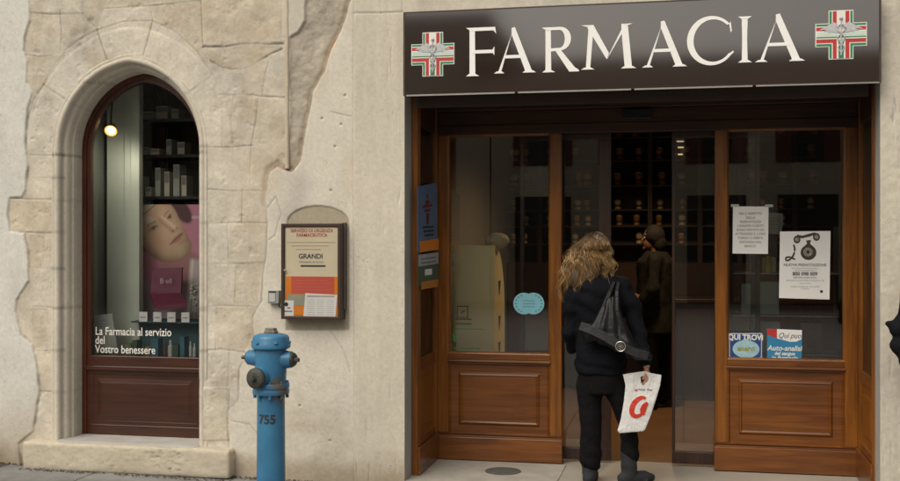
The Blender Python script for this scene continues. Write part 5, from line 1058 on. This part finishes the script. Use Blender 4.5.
def hand(mb, wrist, palm_dir, finger_dir, curl_dir, side, s=1.0, curl=.8):
    # palm + four unequal curled fingers + thumb, from the wrist
    w = Vector(wrist); pd = Vector(palm_dir).normalized(); sd_ = Vector(side).normalized(); cd = Vector(curl_dir).normalized(); fd = Vector(finger_dir).normalized()
    c = w+pd*.045*s
    for k in range(4):
        off_ = sd_*(.030-.0195*k)*s; a = w+off_*.5; kn = w+pd*.085*s+off_; mb.tube([tuple(a), tuple(kn)], [.015*s, .0125*s], 10); mb.ball(tuple(kn), .0125*s, 10)
        L = (.040, .045, .042, .034)[k]*s; d1 = (fd*(1-curl*.4)+cd*curl*.8).normalized(); d2 = (fd*(1-curl)+cd*1.0).normalized(); d3 = (cd*.7-pd*curl*.9+fd*(1-curl)*.5).normalized()
        p1 = kn+d1*L; p2 = p1+d2*L*.62; p3 = p2+d3*L*.5
        mb.tube([tuple(kn), tuple(p1), tuple(p2), tuple(p3)], [.0098*s, .0092*s, .0085*s, .0072*s], 8); mb.ball(tuple(p3), .0074*s, 8)
    tb0 = w+pd*.025*s+sd_*.020*s; t1 = tb0+(sd_*.55+pd*.6+cd*.4).normalized()*.040*s; t2 = t1+(pd*.6+cd*.7).normalized()*.030*s
    mb.tube([tuple(tb0), tuple(t1), tuple(t2)], [.015*s, .0115*s, .009*s], 8); mb.ball(tuple(t2), .009*s, 8); mb.ball(tuple(c), (.03*s, .03*s, .035*s), 12)
def head_fn(mb, c, yaw, pitch=0, s=1.0):
    R = Matrix.Rotation(yaw, 3, 'Z') @ Matrix.Rotation(pitch, 3, 'X')    # face looks along local -y
    P = lambda x, y, z: tuple(Vector(c)+R @ Vector((x*s, y*s, z*s)))
    mb.ball(P(0, .015, .025), (.076*s, .095*s, .095*s), 24, R); mb.ball(P(0, -.030, -.045), (.055*s, .058*s, .065*s), 20, R)
    mb.ball(P(0, -.093, -.018), (.013*s, .018*s, .015*s), 10, R); mb.tube([P(0, -.082, .022), P(0, -.096, -.012)], [.008*s, .012*s], 8)
    mb.ball(P(0, -.080, -.055), (.022*s, .012*s, .010*s), 10, R); mb.ball(P(0, -.076, -.095), (.024*s, .018*s, .016*s), 10, R)
    for sg in (-1, 1): mb.ball(P(sg*.077, .012, -.01), (.010*s, .020*s, .031*s), 10, R); mb.ball(P(sg*.033, -.070, .034), (.024*s, .014*s, .009*s), 10, R)
    mb.tube([P(0, .03, -.05), P(0, .045, -.16)], [.058*s, .060*s], 16)
def eyes(parent, c, yaw, pitch=0, s=1.0):
    R = Matrix.Rotation(yaw, 3, 'Z') @ Matrix.Rotation(pitch, 3, 'X'); mb = MB()
    for sg in (-1, 1):
        p = Vector(c)+R @ Vector((sg*.032*s, -.079*s, .008*s)); mb.ball(tuple(p), (.013*s, .008*s, .006*s), 10, R)
    mb.cur = 1
    for sg in (-1, 1):
        p = Vector(c)+R @ Vector((sg*.032*s, -.0865*s, .008*s)); mb.ball(tuple(p), (.005*s, .002*s, .005*s), 8, R)
    o = mb.build('eyes', [mat('eye_white', (.6, .57, .52), .3), M['ink']], smooth=True); o.parent = parent
black_cloth = cloth('black_jacket_cloth', (.008, .0085, .011)); navy = cloth('navy_cloth', (.0042, .0048, .0075)); trous = cloth('black_trouser_cloth', (.0062, .006, .0065))
PY = .20
P = lambda a, b, dy=0: at(a, b, PY+dy)
# --- woman at the door (seen from behind)
def body_w(mb):
    head_fn(mb, P(595, 250, .03), math.radians(170), math.radians(-6), .95)
    loft(mb, [(P(601, 385), .10, .08, 0), (P(600, 362), .125, .095, 0), (P(600, 335), .115, .085, 0), (P(599, 305), .125, .085, 0), (P(599, 287), .14, .075, 0), (P(598, 275, .01), .08, .06, 0)])
    limb(mb, [P(590, 375), P(590, 420), P(589, 462), P(589, 479)], [.075, .055, .042, .035]); limb(mb, [P(611, 380), P(621.5, 401), P(628.5, 425, .02), P(630, 456, .03), P(630, 476, .03)], [.065, .055, .045, .038, .034])
    w1 = P(583, 336, .24); limb(mb, [P(578, 290), P(572, 308, -.01), P(570.5, 328, -.01), P(574, 343, .10), w1], [.045, .040, .036, .032, .024]); hand(mb, w1, (.5, .8, .3), (.5, .6, .2), (.6, -.2, -.5), (0, .2, 1), .9, .5); limb(mb, [P(620, 292), P(630, 306), P(636.5, 324, -.01), P(642, 343, -.04), P(646.5, 366, -.08)], [.042, .036, .033, .028, .023])
    w0 = P(646.5, 367, -.08); hand(mb, w0, (0, -.1, -1), (-.1, -.15, -.7), (-.85, .2, -.3), (.15, -1, .0), .88, .9)
woman = blob('person', body_w, skin, None, .0062, 3)
tag(woman, 'woman with long wavy blonde hair and black clothes seen from behind at the doorway', 'person')
eyes(woman, P(595, 250, .03), math.radians(170), math.radians(-6), .95)
def jacket_w(mb):
    loft(mb, [(P(601, 373), .166, .130, 0), (P(601, 362), .170, .136, 0), (P(600, 342), .155, .126, 0), (P(600, 322), .148, .118, 0), (P(599, 303), .172, .125, 0), (P(599, 288), .190, .118, 0), (P(599, 279, .01), .165, .10, 0), (P(599, 273, .015), .085, .075, 0)])
    limb(mb, [P(578, 287), P(572, 306, -.01), P(570, 330, -.01), P(573, 346, .10), P(580, 340, .2)], [.070, .066, .058, .052, .042]); limb(mb, [P(621, 287), P(631, 305), P(637, 325, -.01), P(641, 342, -.04), P(645, 359, -.07)], [.070, .064, .058, .051, .044])
    mb.tube([P(597, 276, .03), P(597, 267, .03)], [.075, .066], 16)
def jd(co): return .010*fbm(co[:, 0]+co[:, 1]*.6, co[:, 2]*1.4, 8, 301, 3)+.005*np.sin(co[:, 2]*42+5*fbm(co[:, 0], co[:, 2], 5, 305, 2)+co[:, 0]*18)
blob('jacket', jacket_w, navy, woman, .010, 4, jd)
def trousers_w(mb):
    loft(mb, [(P(602, 392), .130, .115, 0), (P(601.5, 380), .152, .122, 0), (P(601, 366), .150, .118, 0), (P(600, 345), .12, .10, 0)])
    limb(mb, [P(590, 382), P(590, 400), P(591, 425), P(590.5, 445), P(590.5, 460)], [.092, .080, .070, .070, .074]); limb(mb, [P(612, 380), P(621.5, 401), P(628.5, 425, .02), P(629.5, 443, .03), P(630, 456, .03)], [.090, .074, .060, .057, .061])
blob('trousers', trousers_w, trous, woman, .010, 4, lambda co: .007*fbm(co[:, 0]+co[:, 1], co[:, 2]*1.6, 9, 311, 3)+.004*np.sin(co[:, 2]*55+co[:, 0]*30)*sstep(.5, .1, co[:, 2]))
suede = mat('grey_blue_suede', (.018, .021, .026), .9, .25, 10, .4, 100)
def boot(a, b0, dy, toe, nm):
    def f(mb):
        c = P(a, b0, dy); limb(mb, [tuple(c+Vector((0, 0, .03))), (c.x, c.y, .16), (c.x, c.y, .07)], [.060, .056, .050])
        t = Vector(toe).normalized(); base = Vector((c.x, c.y, SH+.034)); limb(mb, [tuple(base-t*.045), tuple(base+t*.05), tuple(base+t*.125), tuple(base+t*.165+Vector((0, 0, -.008)))], [.040, .043, .039, .028])
        q = base-t*.045; mb.tube([tuple(q), (q.x, q.y, SH+.001)], [.034, .032], 12); q = base+t*.10; mb.box(q.x-.04, q.x+.04, q.y-.04, q.y+.04, SH+.001, SH+.02)
    return blob(nm, f, suede, woman, .009, 4, lambda co: .0022*np.sin(co[:, 2]*75+6*fbm(co[:, 0], co[:, 1], 8, 321, 2))*sstep(.03, .08, co[:, 2]))
boot(589.5, 463, .0, (.1, 1, 0), 'boot'); boot(629, 459, .03, (.75, .45, 0), 'boot')
# hair: wavy locks over a cap of hair
hm, n_, l_, p_ = new_mat('highlighted_blonde_hair')
g = n_.new('ShaderNodeNewGeometry'); cr = n_.new('ShaderNodeValToRGB'); e = cr.color_ramp.elements; e[0].color = (.10, .05, .018, 1); e[1].color = (.62, .42, .19, 1); e3 = e.new(.35); e3.color = (.17, .092, .035, 1); e3 = e.new(.65); e3.color = (.37, .225, .088, 1)
l_.new(g.outputs['Random Per Island'], cr.inputs[0])
sx_n = n_.new('ShaderNodeSeparateXYZ'); l_.new(g.outputs['Position'], sx_n.inputs[0]); mr = n_.new('ShaderNodeMapRange'); mr.inputs[1].default_value = 1.64; mr.inputs[2].default_value = 1.50; l_.new(sx_n.outputs[2], mr.inputs[0])
mh = n_.new('ShaderNodeMix'); mh.data_type = 'RGBA'; mh.inputs[6].default_value = (.055, .028, .012, 1); l_.new(mr.outputs[0], mh.inputs[0]); l_.new(cr.outputs[0], mh.inputs[7]); l_.new(mh.outputs[2], p_.inputs['Base Color'])
p_.inputs['Roughness'].default_value = .38
hcen = P(595.5, 250, .03)
def haircap(mb):
    mb.ball(tuple(hcen+Vector((0, -.012, .028))), (.088, .105, .094), 24); mb.ball(tuple(P(592, 263, -.045)), (.088, .045, .09), 20); mb.ball(tuple(P(589, 272, -.05)), (.075, .035, .065), 20); mb.ball(tuple(P(577, 277, -.045)), (.055, .045, .085), 16)
dk_h = mat('darker_root_hair', (.07, .04, .017), .6, .3, 30)
hair = blob('hair', haircap, dk_h, woman, .010, 3, lambda co: .006*np.sin(co[:, 0]*160+9*fbm(co[:, 0], co[:, 2], 9, 331, 2)))
mb = MB(); rr = random.Random(5); hc0 = hcen+Vector((0, -.012, .028))
for lk in range(165):
    a0 = rr.uniform(-.3, math.pi+.3); p0 = rr.uniform(.03, 1.35); sd0 = math.cos(a0)*math.sin(p0)
    left = sd0 < -.15; L0 = rr.uniform(.17, .34)+(.05 if left else 0)-(.05 if abs(sd0) < .25 and rr.random() < .4 else 0)
    tx0 = hcen.x-.022+sd0*.118+rr.gauss(0, .020)+(-.045 if left else 0); ty0 = hcen.y-.11+abs(sd0)*.07+rr.gauss(0, .012)
    fr = rr.uniform(24, 40); am = rr.uniform(.009, .024); ph1 = rr.uniform(0, 6.28); curl = rr.uniform(.6, 1.2); wl = rr.uniform(.010, .022)
    for st in range(20):
        a = a0+rr.gauss(0, .10); p_h = p0+rr.gauss(0, .07); d0 = Vector((math.cos(a)*math.sin(p_h), -math.sin(a)*math.sin(p_h), math.cos(p_h)))
        p = hc0+Vector((d0.x*.089, d0.y*.106, d0.z*.095)); L = L0*rr.uniform(.82, 1.06); ox, oy = rr.gauss(0, wl), rr.gauss(0, wl*.6); n = 20; pts = []; dph = rr.gauss(0, .25); fz = rr.random() < .07
        for k in range(n):
            t = k/(n-1); z = p.z-L*t; s_ = 1-(1-t)**2.3; cl = 1-.62*t*t
            x = p.x*(1-s_)+(tx0+ox*cl*(2.2 if fz else 1))*s_; y = p.y*(1-s_)+(ty0+oy*cl)*s_
            dx, dy, dz = x-hc0.x, y-hc0.y, z-hc0.z; el = math.sqrt((dx/.094)**2+(dy/.112)**2+(dz/.100)**2)
            if el < 1.0 and dz > -.02: x = hc0.x+dx/el; y = hc0.y+dy/el
            aa_ = am*sstep(.10, .65, np.array(t)).item()*1.25
            pts.append((x+aa_*math.sin(fr*(z-p0*.05)*curl+ph1+dph), y+aa_*.8*math.cos(fr*z*curl+ph1+dph), z))
        r0 = rr.uniform(.0010, .0022); mb.tube(pts, [r0*(.95-.75*(k/(n-1))**2) for k in range(n)], 3)
o = mb.build('hair_locks', hm, smooth=True); o.parent = hair
# handbag on her right shoulder
leather = mat('black_leather', (.0035, .004, .005), .45, .2, 10, .25, 60, spec=.3); lstrap = mat('worn_grey_leather', (.024, .025, .028), .45, .3, 20, .3, 60)
hb = thing('shoulder_handbag', 'black leather shoulder handbag with a round metal buckle hanging on the woman', 'handbag', tuple(P(615, 345, -.15)))
def bagf(mb):
    rot = Matrix.Rotation(math.radians(24), 3, 'Y')
    loft(mb, [(P(614, 296, -.15), .035, .022, 0), (P(611, 306, -.165), .060, .032, 0), (P(609, 318, -.18), .090, .042, .05), (P(608, 328, -.19), .125, .048, .1), (P(610, 337, -.19), .15, .046, .1)])
    mb.ball(tuple(P(612, 338, -.19)), (.205, .055, .066), 24, rot); mb.ball(tuple(P(634, 350, -.175)), (.125, .045, .046), 20, rot); mb.ball(tuple(P(590, 333, -.18)), (.06, .045, .062), 20)
o = blob('bag_body', bagf, leather, hb, .008, 6, lambda co: .003*fbm(co[:, 0], co[:, 2], 10, 341, 2)+.0045*np.sin((co[:, 0]-P(613, 300).x)/np.maximum(.35, (1.30-co[:, 2])*2.6)*62)); o.location = -Vector(hb['_o'])
def ribbon(mb, pts, w_, t_, nrm=(0, -1, 0)):
    pts = [Vector(p) for p in pts]; rs = []; nn_ = Vector(nrm)
    for i, p in enumerate(pts):
        t = (pts[min(i+1, len(pts)-1)]-pts[max(i-1, 0)]).normalized(); s_ = t.cross(nn_).normalized()*w_/2; n = nn_*t_/2
        rs.append([tuple(p-s_-n), tuple(p+s_-n), tuple(p+s_+n), tuple(p-s_+n)])
    mb.rings(rs)
mb = MB(); ribbon(mb, [P(580, 325, -.230), P(590, 329, -.243), P(602, 334.5, -.252), P(614, 341.5, -.254), P(626, 348, -.247), P(638, 353, -.232), P(648, 355.5, -.205)], .052, .005); mb.build('belt_strap', lstrap, hb, bevel=.001)
mb = MB(); bc = P(620.5, 346, -.258); R3 = Matrix.Translation(bc) @ Matrix.Rotation(math.radians(90), 4, 'X'); m2 = MB(R3)
ring = [(.030*math.cos(t), .030*math.sin(t), 0) for t in np.linspace(0, 2*math.pi, 25)]; m2.tube(ring, .0045, 8)
for k in range(5): t = k*2*math.pi/5; m2.tube([(.011*math.cos(t)+.009*math.cos(s2), .011*math.sin(t)+.009*math.sin(s2), .002) for s2 in np.linspace(0, 2*math.pi, 12)], .0025, 6)
m2.build('round_buckle', mat('dull_nickel', (.42, .40, .36), .35, metal=.9), hb, smooth=True)
mb = MB(); ribbon(mb, [P(597, 322, -.215), P(604, 305, -.175), P(610, 291, -.135), P(614, 281, -.08), P(616, 275.5, .02)], .022, .006); ribbon(mb, [P(621, 340, -.235), P(618, 325, -.21), P(616, 306, -.165), P(617, 290, -.125), P(618.5, 281, -.07), P(619, 276, .02)], .020, .006)
mb.build('shoulder_strap', leather, hb, bevel=.001)
# white carrier bag
cb = thing('carrier_bag', 'white plastic carrier bag with a red round mark hanging from the woman hand', 'carrier bag', tuple(P(643, 400, -.1)))
BY = PY-.115
out_ = [(623, 374), (629, 372.8), (636, 371.8), (641, 371), (646, 370.8), (651, 372.5), (661.5, 374.5), (660, 385), (656.5, 397), (651, 414), (645, 429), (643, 430.5), (631, 431.5), (619.5, 432.5), (617.5, 430), (621, 418), (624, 400), (625.5, 385)]
hol = [(640.5, 376.5), (641, 382), (642.5, 384.5), (644.5, 384), (645.3, 380), (645.2, 376.5), (643, 375.3)]
gx = np.linspace(616, 663, 190); gy = np.linspace(369, 434, 250)
GX, GY_ = np.meshgrid(gx, gy, indexing='ij'); ins = inside(GX, GY_, out_); sdo = dist_poly(GX, GY_, out_, True); hi = inside(GX, GY_, hol)
thick = .012*np.sqrt(np.clip(sdo/12, 0, 1))*sstep(372, 405, GY_); wr_ = .006*fbm(GX*.05, GY_*.035, 3.0, 351, 4)+.0025*np.abs(fbm(GX*.11+GY_*.03, GY_*.02, 2.5, 355, 3))
vs = []; fs_ = []; idx = {}
def bagside(sg):
    idm = -np.ones(GX.shape, int)
    for i in range(len(gx)-1):
        for j in range(len(gy)-1):
            cx_, cy_ = (gx[i]+gx[i+1])/2, (gy[j]+gy[j+1])/2
            if not cellin[i, j]: continue
            q_ = []
            for a, b in ((i, j), (i+1, j), (i+1, j+1), (i, j+1)):
                if idm[a, b] < 0:
                    px_, py_q = GX[a, b], GY_[a, b]
                    p = at(px_, py_q, BY); p.y += -sg*(thick[a, b]+.0012)+wr_[a, b]; idm[a, b] = len(vs); vs.append(tuple(p))
                q_.append(idm[a, b])
            fs_.append(tuple(q_ if sg > 0 else q_[::-1]))
cxm = (GX[:-1, :-1]+GX[1:, 1:])/2; cym = (GY_[:-1, :-1]+GY_[1:, 1:])/2; cellin = inside(cxm, cym, out_) & ~inside(cxm, cym, hol)
bagside(1); bagside(-1); mb = MB(); mb.add(vs, fs_)
pb = mat('white_polythene', (.70, .69, .68), .38, .03, 6, .15, 30); mb.build('bag_body', pb, cb, smooth=True)
def on_bag(px_, py_q, d=.0028):
    i = np.clip((px_-gx[0])/(gx[1]-gx[0]), 0, len(gx)-1.001); j = np.clip((py_q-gy[0])/(gy[1]-gy[0]), 0, len(gy)-1.001); i0, j0 = int(i), int(j)
    A = wr_-(thick+.0012); v = 0
    for di in (0, 1):
        for dj in (0, 1): v += A[i0+di, j0+dj]*abs(1-di-(i-i0))*abs(1-dj-(j-j0))
    p = at(px_, py_q, BY); p.y += v-d; return tuple(p)
def strip_on_bag(mb, c, w_, d=.0032):
    rs = []
    for i, (a, b) in enumerate(c):
        a0, b0 = c[max(i-1, 0)]; a1, b1 = c[min(i+1, len(c)-1)]; tx, ty = a1-a0, b1-b0; L = math.hypot(tx, ty); nx_, ny_ = -ty/L, tx/L; ww = w_[i] if hasattr(w_, '__len__') else w_
        o0, o1 = (a-nx_*ww/2, b-ny_*ww/2), (a+nx_*ww/2, b+ny_*ww/2); rs.append([on_bag(*o0, d), on_bag(*o1, d), on_bag(*o1, d-.001), on_bag(*o0, d-.001)])
    mb.rings(rs)
mb = MB(); cc = [(639.5+7.0*math.cos(t)+3.0*math.sin(-t)*.35, 406+9.3*math.sin(t)) for t in np.linspace(-1.05, -2*math.pi+.75, 26)]
cc = [(a-(b-406)*.22, b) for a, b in cc]; strip_on_bag(mb, cc, [2.6+2.6*math.sin(math.pi*k/25) for k in range(26)]); strip_on_bag(mb, [(647.5, 401.5), (644.5, 405), (643, 409), (642.5, 414)], [2.6, 5.4, 6.2, 3.6], .0044)
mb.build('red_mark', mat('bright_red_print', (.55, .035, .012), .45, .05), cb)
mb = MB(); strip_on_bag(mb, [(635, 389.6), (637.5, 389.4)], 2.2); mb.build('pink_dot', mat('pink_dot_print', (.55, .10, .14), .5), cb)
mb = MB()
for a0, a1, b in ((638.2, 640, 388.6), (640.4, 642.2, 388.8), (642.6, 645, 389), (647, 649, 388.8), (649.4, 652, 389.2)): strip_on_bag(mb, [(a0, b), (a1, b+.1)], 1.1)
mb.build('small_print', M['greyink'], cb)
# --- customer inside
CY = 3.55
Q = lambda a, b, dy=0: at(a, b, CY+dy)
def body_c(mb):
    head_fn(mb, Q(652, 238), math.radians(-75), 0, 1.0); c = Q(656, 300); bx, by = c.x, c.y
    loft(mb, [((bx, by, .98), .14, .12, 0), ((bx, by, 1.2), .15, .12, 0), ((bx, by, 1.42), .17, .12, 0), ((bx, by, 1.48), .08, .07, 0)])
    for s_ in (-.08, .08): limb(mb, [(bx+s_*.6, by+s_, .95), (bx+s_*.6, by+s_, .5), (bx+s_*.6, by+s_, .07)], [.085, .065, .045]); limb(mb, [(bx+s_*.6-.02, by+s_, .045), (bx+s_*.6-.14, by+s_, .045)], [.042, .035])
    w_ = Q(640, 297, -.2); limb(mb, [(bx, by-.17, 1.42), (bx-.02, by-.22, 1.15), tuple(w_)], [.05, .042, .03]); hand(mb, w_, (-1, 0, .2), (-1, 0, -.1), (0, 0, -1), (0, -1, 0), 1, .3)
    w_ = Q(640, 302, .2); limb(mb, [(bx, by+.17, 1.42), (bx-.02, by+.22, 1.15), tuple(w_)], [.05, .042, .03]); hand(mb, w_, (-1, 0, .2), (-1, 0, -.1), (0, 0, -1), (0, 1, 0), 1, .3)
cu = blob('person', body_c, dskin, None, .011, 2); tag(cu, 'dark haired customer in an olive brown coat standing in profile inside the shop', 'person'); eyes(cu, Q(652, 238), math.radians(-75))
def coat_c(mb):
    c = Q(656, 300); bx, by = c.x, c.y
    loft(mb, [((bx, by, .72), .20, .19, 0), ((bx, by, 1.0), .185, .17, 0), ((bx, by, 1.2), .18, .17, 0), ((bx, by, 1.40), .18, .20, 0), ((bx, by, 1.50), .10, .11, 0)])
    for s_ in (-1, 1): w_ = Q(644, 298, .2*s_); limb(mb, [(bx, by+s_*.17, 1.42), (bx-.02, by+s_*.23, 1.15), tuple(w_)], [.08, .07, .055])
blob('coat', coat_c, mat('olive_brown_coat', (.020, .018, .014), .95, .4, 9, .5, 60, spec=.1), cu, .014, 4, folds(.012, 7, 361))
def tr_c(mb):
    c = Q(656, 300); bx, by = c.x, c.y
    for s_ in (-.08, .08): limb(mb, [(bx+s_*.6, by+s_, .85), (bx+s_*.6, by+s_, .5), (bx+s_*.6, by+s_, .10)], [.10, .08, .07])
blob('trousers', tr_c, trous, cu, .014, 4)
hair_c = blob('hair', lambda mb: (mb.ball(tuple(Q(654.5, 235)), (.098, .10, .105), 20), mb.ball(tuple(Q(659, 243)), (.07, .085, .09), 16)), mat('dark_brown_hair', (.008, .005, .004), .85, .3, 40), cu, .010, 2, folds(.006, 25, 371))
# --- passer by at the right edge
EY = -.30
E = lambda a, b, dy=0: at(a, b, EY+dy)
ecx = E(942, 300).x; eg = zpav(ecx)
def body_p(mb):
    c = E(942, 300); bx, by = c.x, c.y; head_fn(mb, (bx, by, 1.62), math.radians(-20), 0, 1)
    loft(mb, [((bx, by, .92), .10, .07, 0), ((bx, by, 1.1), .11, .08, 0), ((bx, by, 1.35), .15, .09, 0), ((bx, by, 1.46), .07, .06, 0)])
    for s_ in (-.055, .055): limb(mb, [(bx+s_*.9, by, .86), (bx+s_, by, .48), (bx+s_, by, eg+.08)], [.06, .05, .04]); limb(mb, [(bx+s_, by+.03, eg+.045), (bx+s_*1.2, by-.14, eg+.04)], [.042, .035])
    for s_ in (-1, 1): wq = (bx+s_*.09, by-.02, 1.02); el = tuple(E(900, 330)) if s_ < 0 else (bx+.23, by+.03, 1.13); limb(mb, [(bx+s_*.14, by, 1.36), el, wq], [.042, .034, .026]); hand(mb, wq, (-s_*.3, -.3, -1), (-s_*.4, -.4, -.8), (-s_*1, 0, 0), (0, -1, 0), 1, .4)
pe = blob('person', body_p, skin, None, .011, 2); tag(pe, 'passer-by in a black jacket cut off at the right edge with a bent elbow', 'person'); eyes(pe, (E(942, 300).x, EY, 1.62), math.radians(-20))
def jk_p(mb):
    c = E(942, 300); bx, by = c.x, c.y
    loft(mb, [((bx, by, .80), .13, .12, 0), ((bx, by, .93), .14, .13, 0), ((bx, by, 1.1), .15, .12, 0), ((bx, by, 1.35), .19, .13, 0), ((bx, by, 1.46), .11, .09, 0), ((bx, by, 1.50), .075, .07, 0)])
    limb(mb, [(bx-.15, by, 1.36), E(907, 316), E(898, 328), E(899, 345), E(907, 360), (bx-.11, by-.05, .99)], [.072, .054, .055, .056, .05, .045]); mb.ball(tuple(E(889.5, 323)), (.03, .03, .022), 10)
    limb(mb, [(bx+.15, by, 1.36), (bx+.23, by+.03, 1.13), (bx+.135, by-.11, 1.0)], [.075, .06, .045])
blob('jacket', jk_p, black_cloth, pe, .011, 3, folds(.008, 9, 381))
def tr_p(mb):
    c = E(942, 300); bx, by = c.x, c.y; loft(mb, [((bx, by, .84), .12, .11, 0), ((bx, by, 1.0), .12, .11, 0)])
    for s_ in (-.055, .055): limb(mb, [(bx+s_, by, .86), (bx+s_, by, .48), (bx+s_, by, eg+.08)], [.072, .062, .055])
blob('trousers', tr_p, trous, pe, .012, 4)
def sh_p(mb):
    c = E(942, 300); bx, by = c.x, c.y
    for s_ in (-.06, .06): limb(mb, [(bx+s_, by+.04, eg+.048), (bx+s_*1.2, by-.15, eg+.045)], [.048, .042])
blob('shoes', sh_p, M['black'], pe, .010, 3)
blob('hair', lambda mb: mb.ball((E(942, 300).x, EY+.02, 1.66), (.088, .10, .10), 20), mat('short_brown_hair', (.03, .018, .01), .6, .3, 40), pe, .010, 2, folds(.006, 25, 391))
# ------------------------------------------------------------------ houses across the square (seen only as reflections)
OY = -25.0
pl_m = [mat('grey_render', (.46, .42, .35), .9, .1, 1), mat('cream_render', (.50, .44, .34), .9, .1, 1)]
shut = mat('red_brown_shutters', (.12, .035, .02), .6); tile = mat('roof_tiles', (.16, .08, .05), .9, .2, 8); dopen = mat('dark_doorway', (.015, .014, .013), .6)
for (x0, x1, zt_, k, lab) in ((-20, -5.9, 8.1, 0, 'grey rendered house across the square, the left and taller one'), (-5.85, 14, 6.6, 1, 'cream rendered house across the square, the right and lower one')):
    t = thing('town_house', lab, 'house', ((x0+x1)/2, OY, -.29)); mb = MB(); mb.box(x0, x1, OY-8, OY, -.29, zt_); mb.build('wall', pl_m[k], t)
    mb = MB(); mb.box(x0-.3, x1+.3, OY-8, OY+.45, zt_+.002, zt_+.15); mb.add([(x0-.3, OY+.45, zt_+.15), (x1+.3, OY+.45, zt_+.15), (x1+.3, OY-4, zt_+.9), (x0-.3, OY-4, zt_+.9)], [(0, 1, 2, 3)]); mb.build('roof', tile, t)
    xx = x0+.75; n = 0
    while xx < x1-1.6:
        mb = MB(); mb.box(xx, xx+1.7, OY+.0, OY+.03, -.28, 2.95); mb.build('doorway', dopen, t)
        mb = MB(); mb.box(xx+.4, xx+1.3, OY+.0, OY+.03, 3.9, 5.4); wn = mb.build('window', dopen, t)
        for a in (xx-.05, xx+1.3): mb = MB(); mb.box(a, a+.45, OY+.002, OY+.06, 3.9, 5.4); o = mb.build('shutter', shut); o.parent = wn; o.location = (0, 0, 0)
        xx += 2.6
for o in bpy.data.objects:
    if '_o' in o: del o['_o']
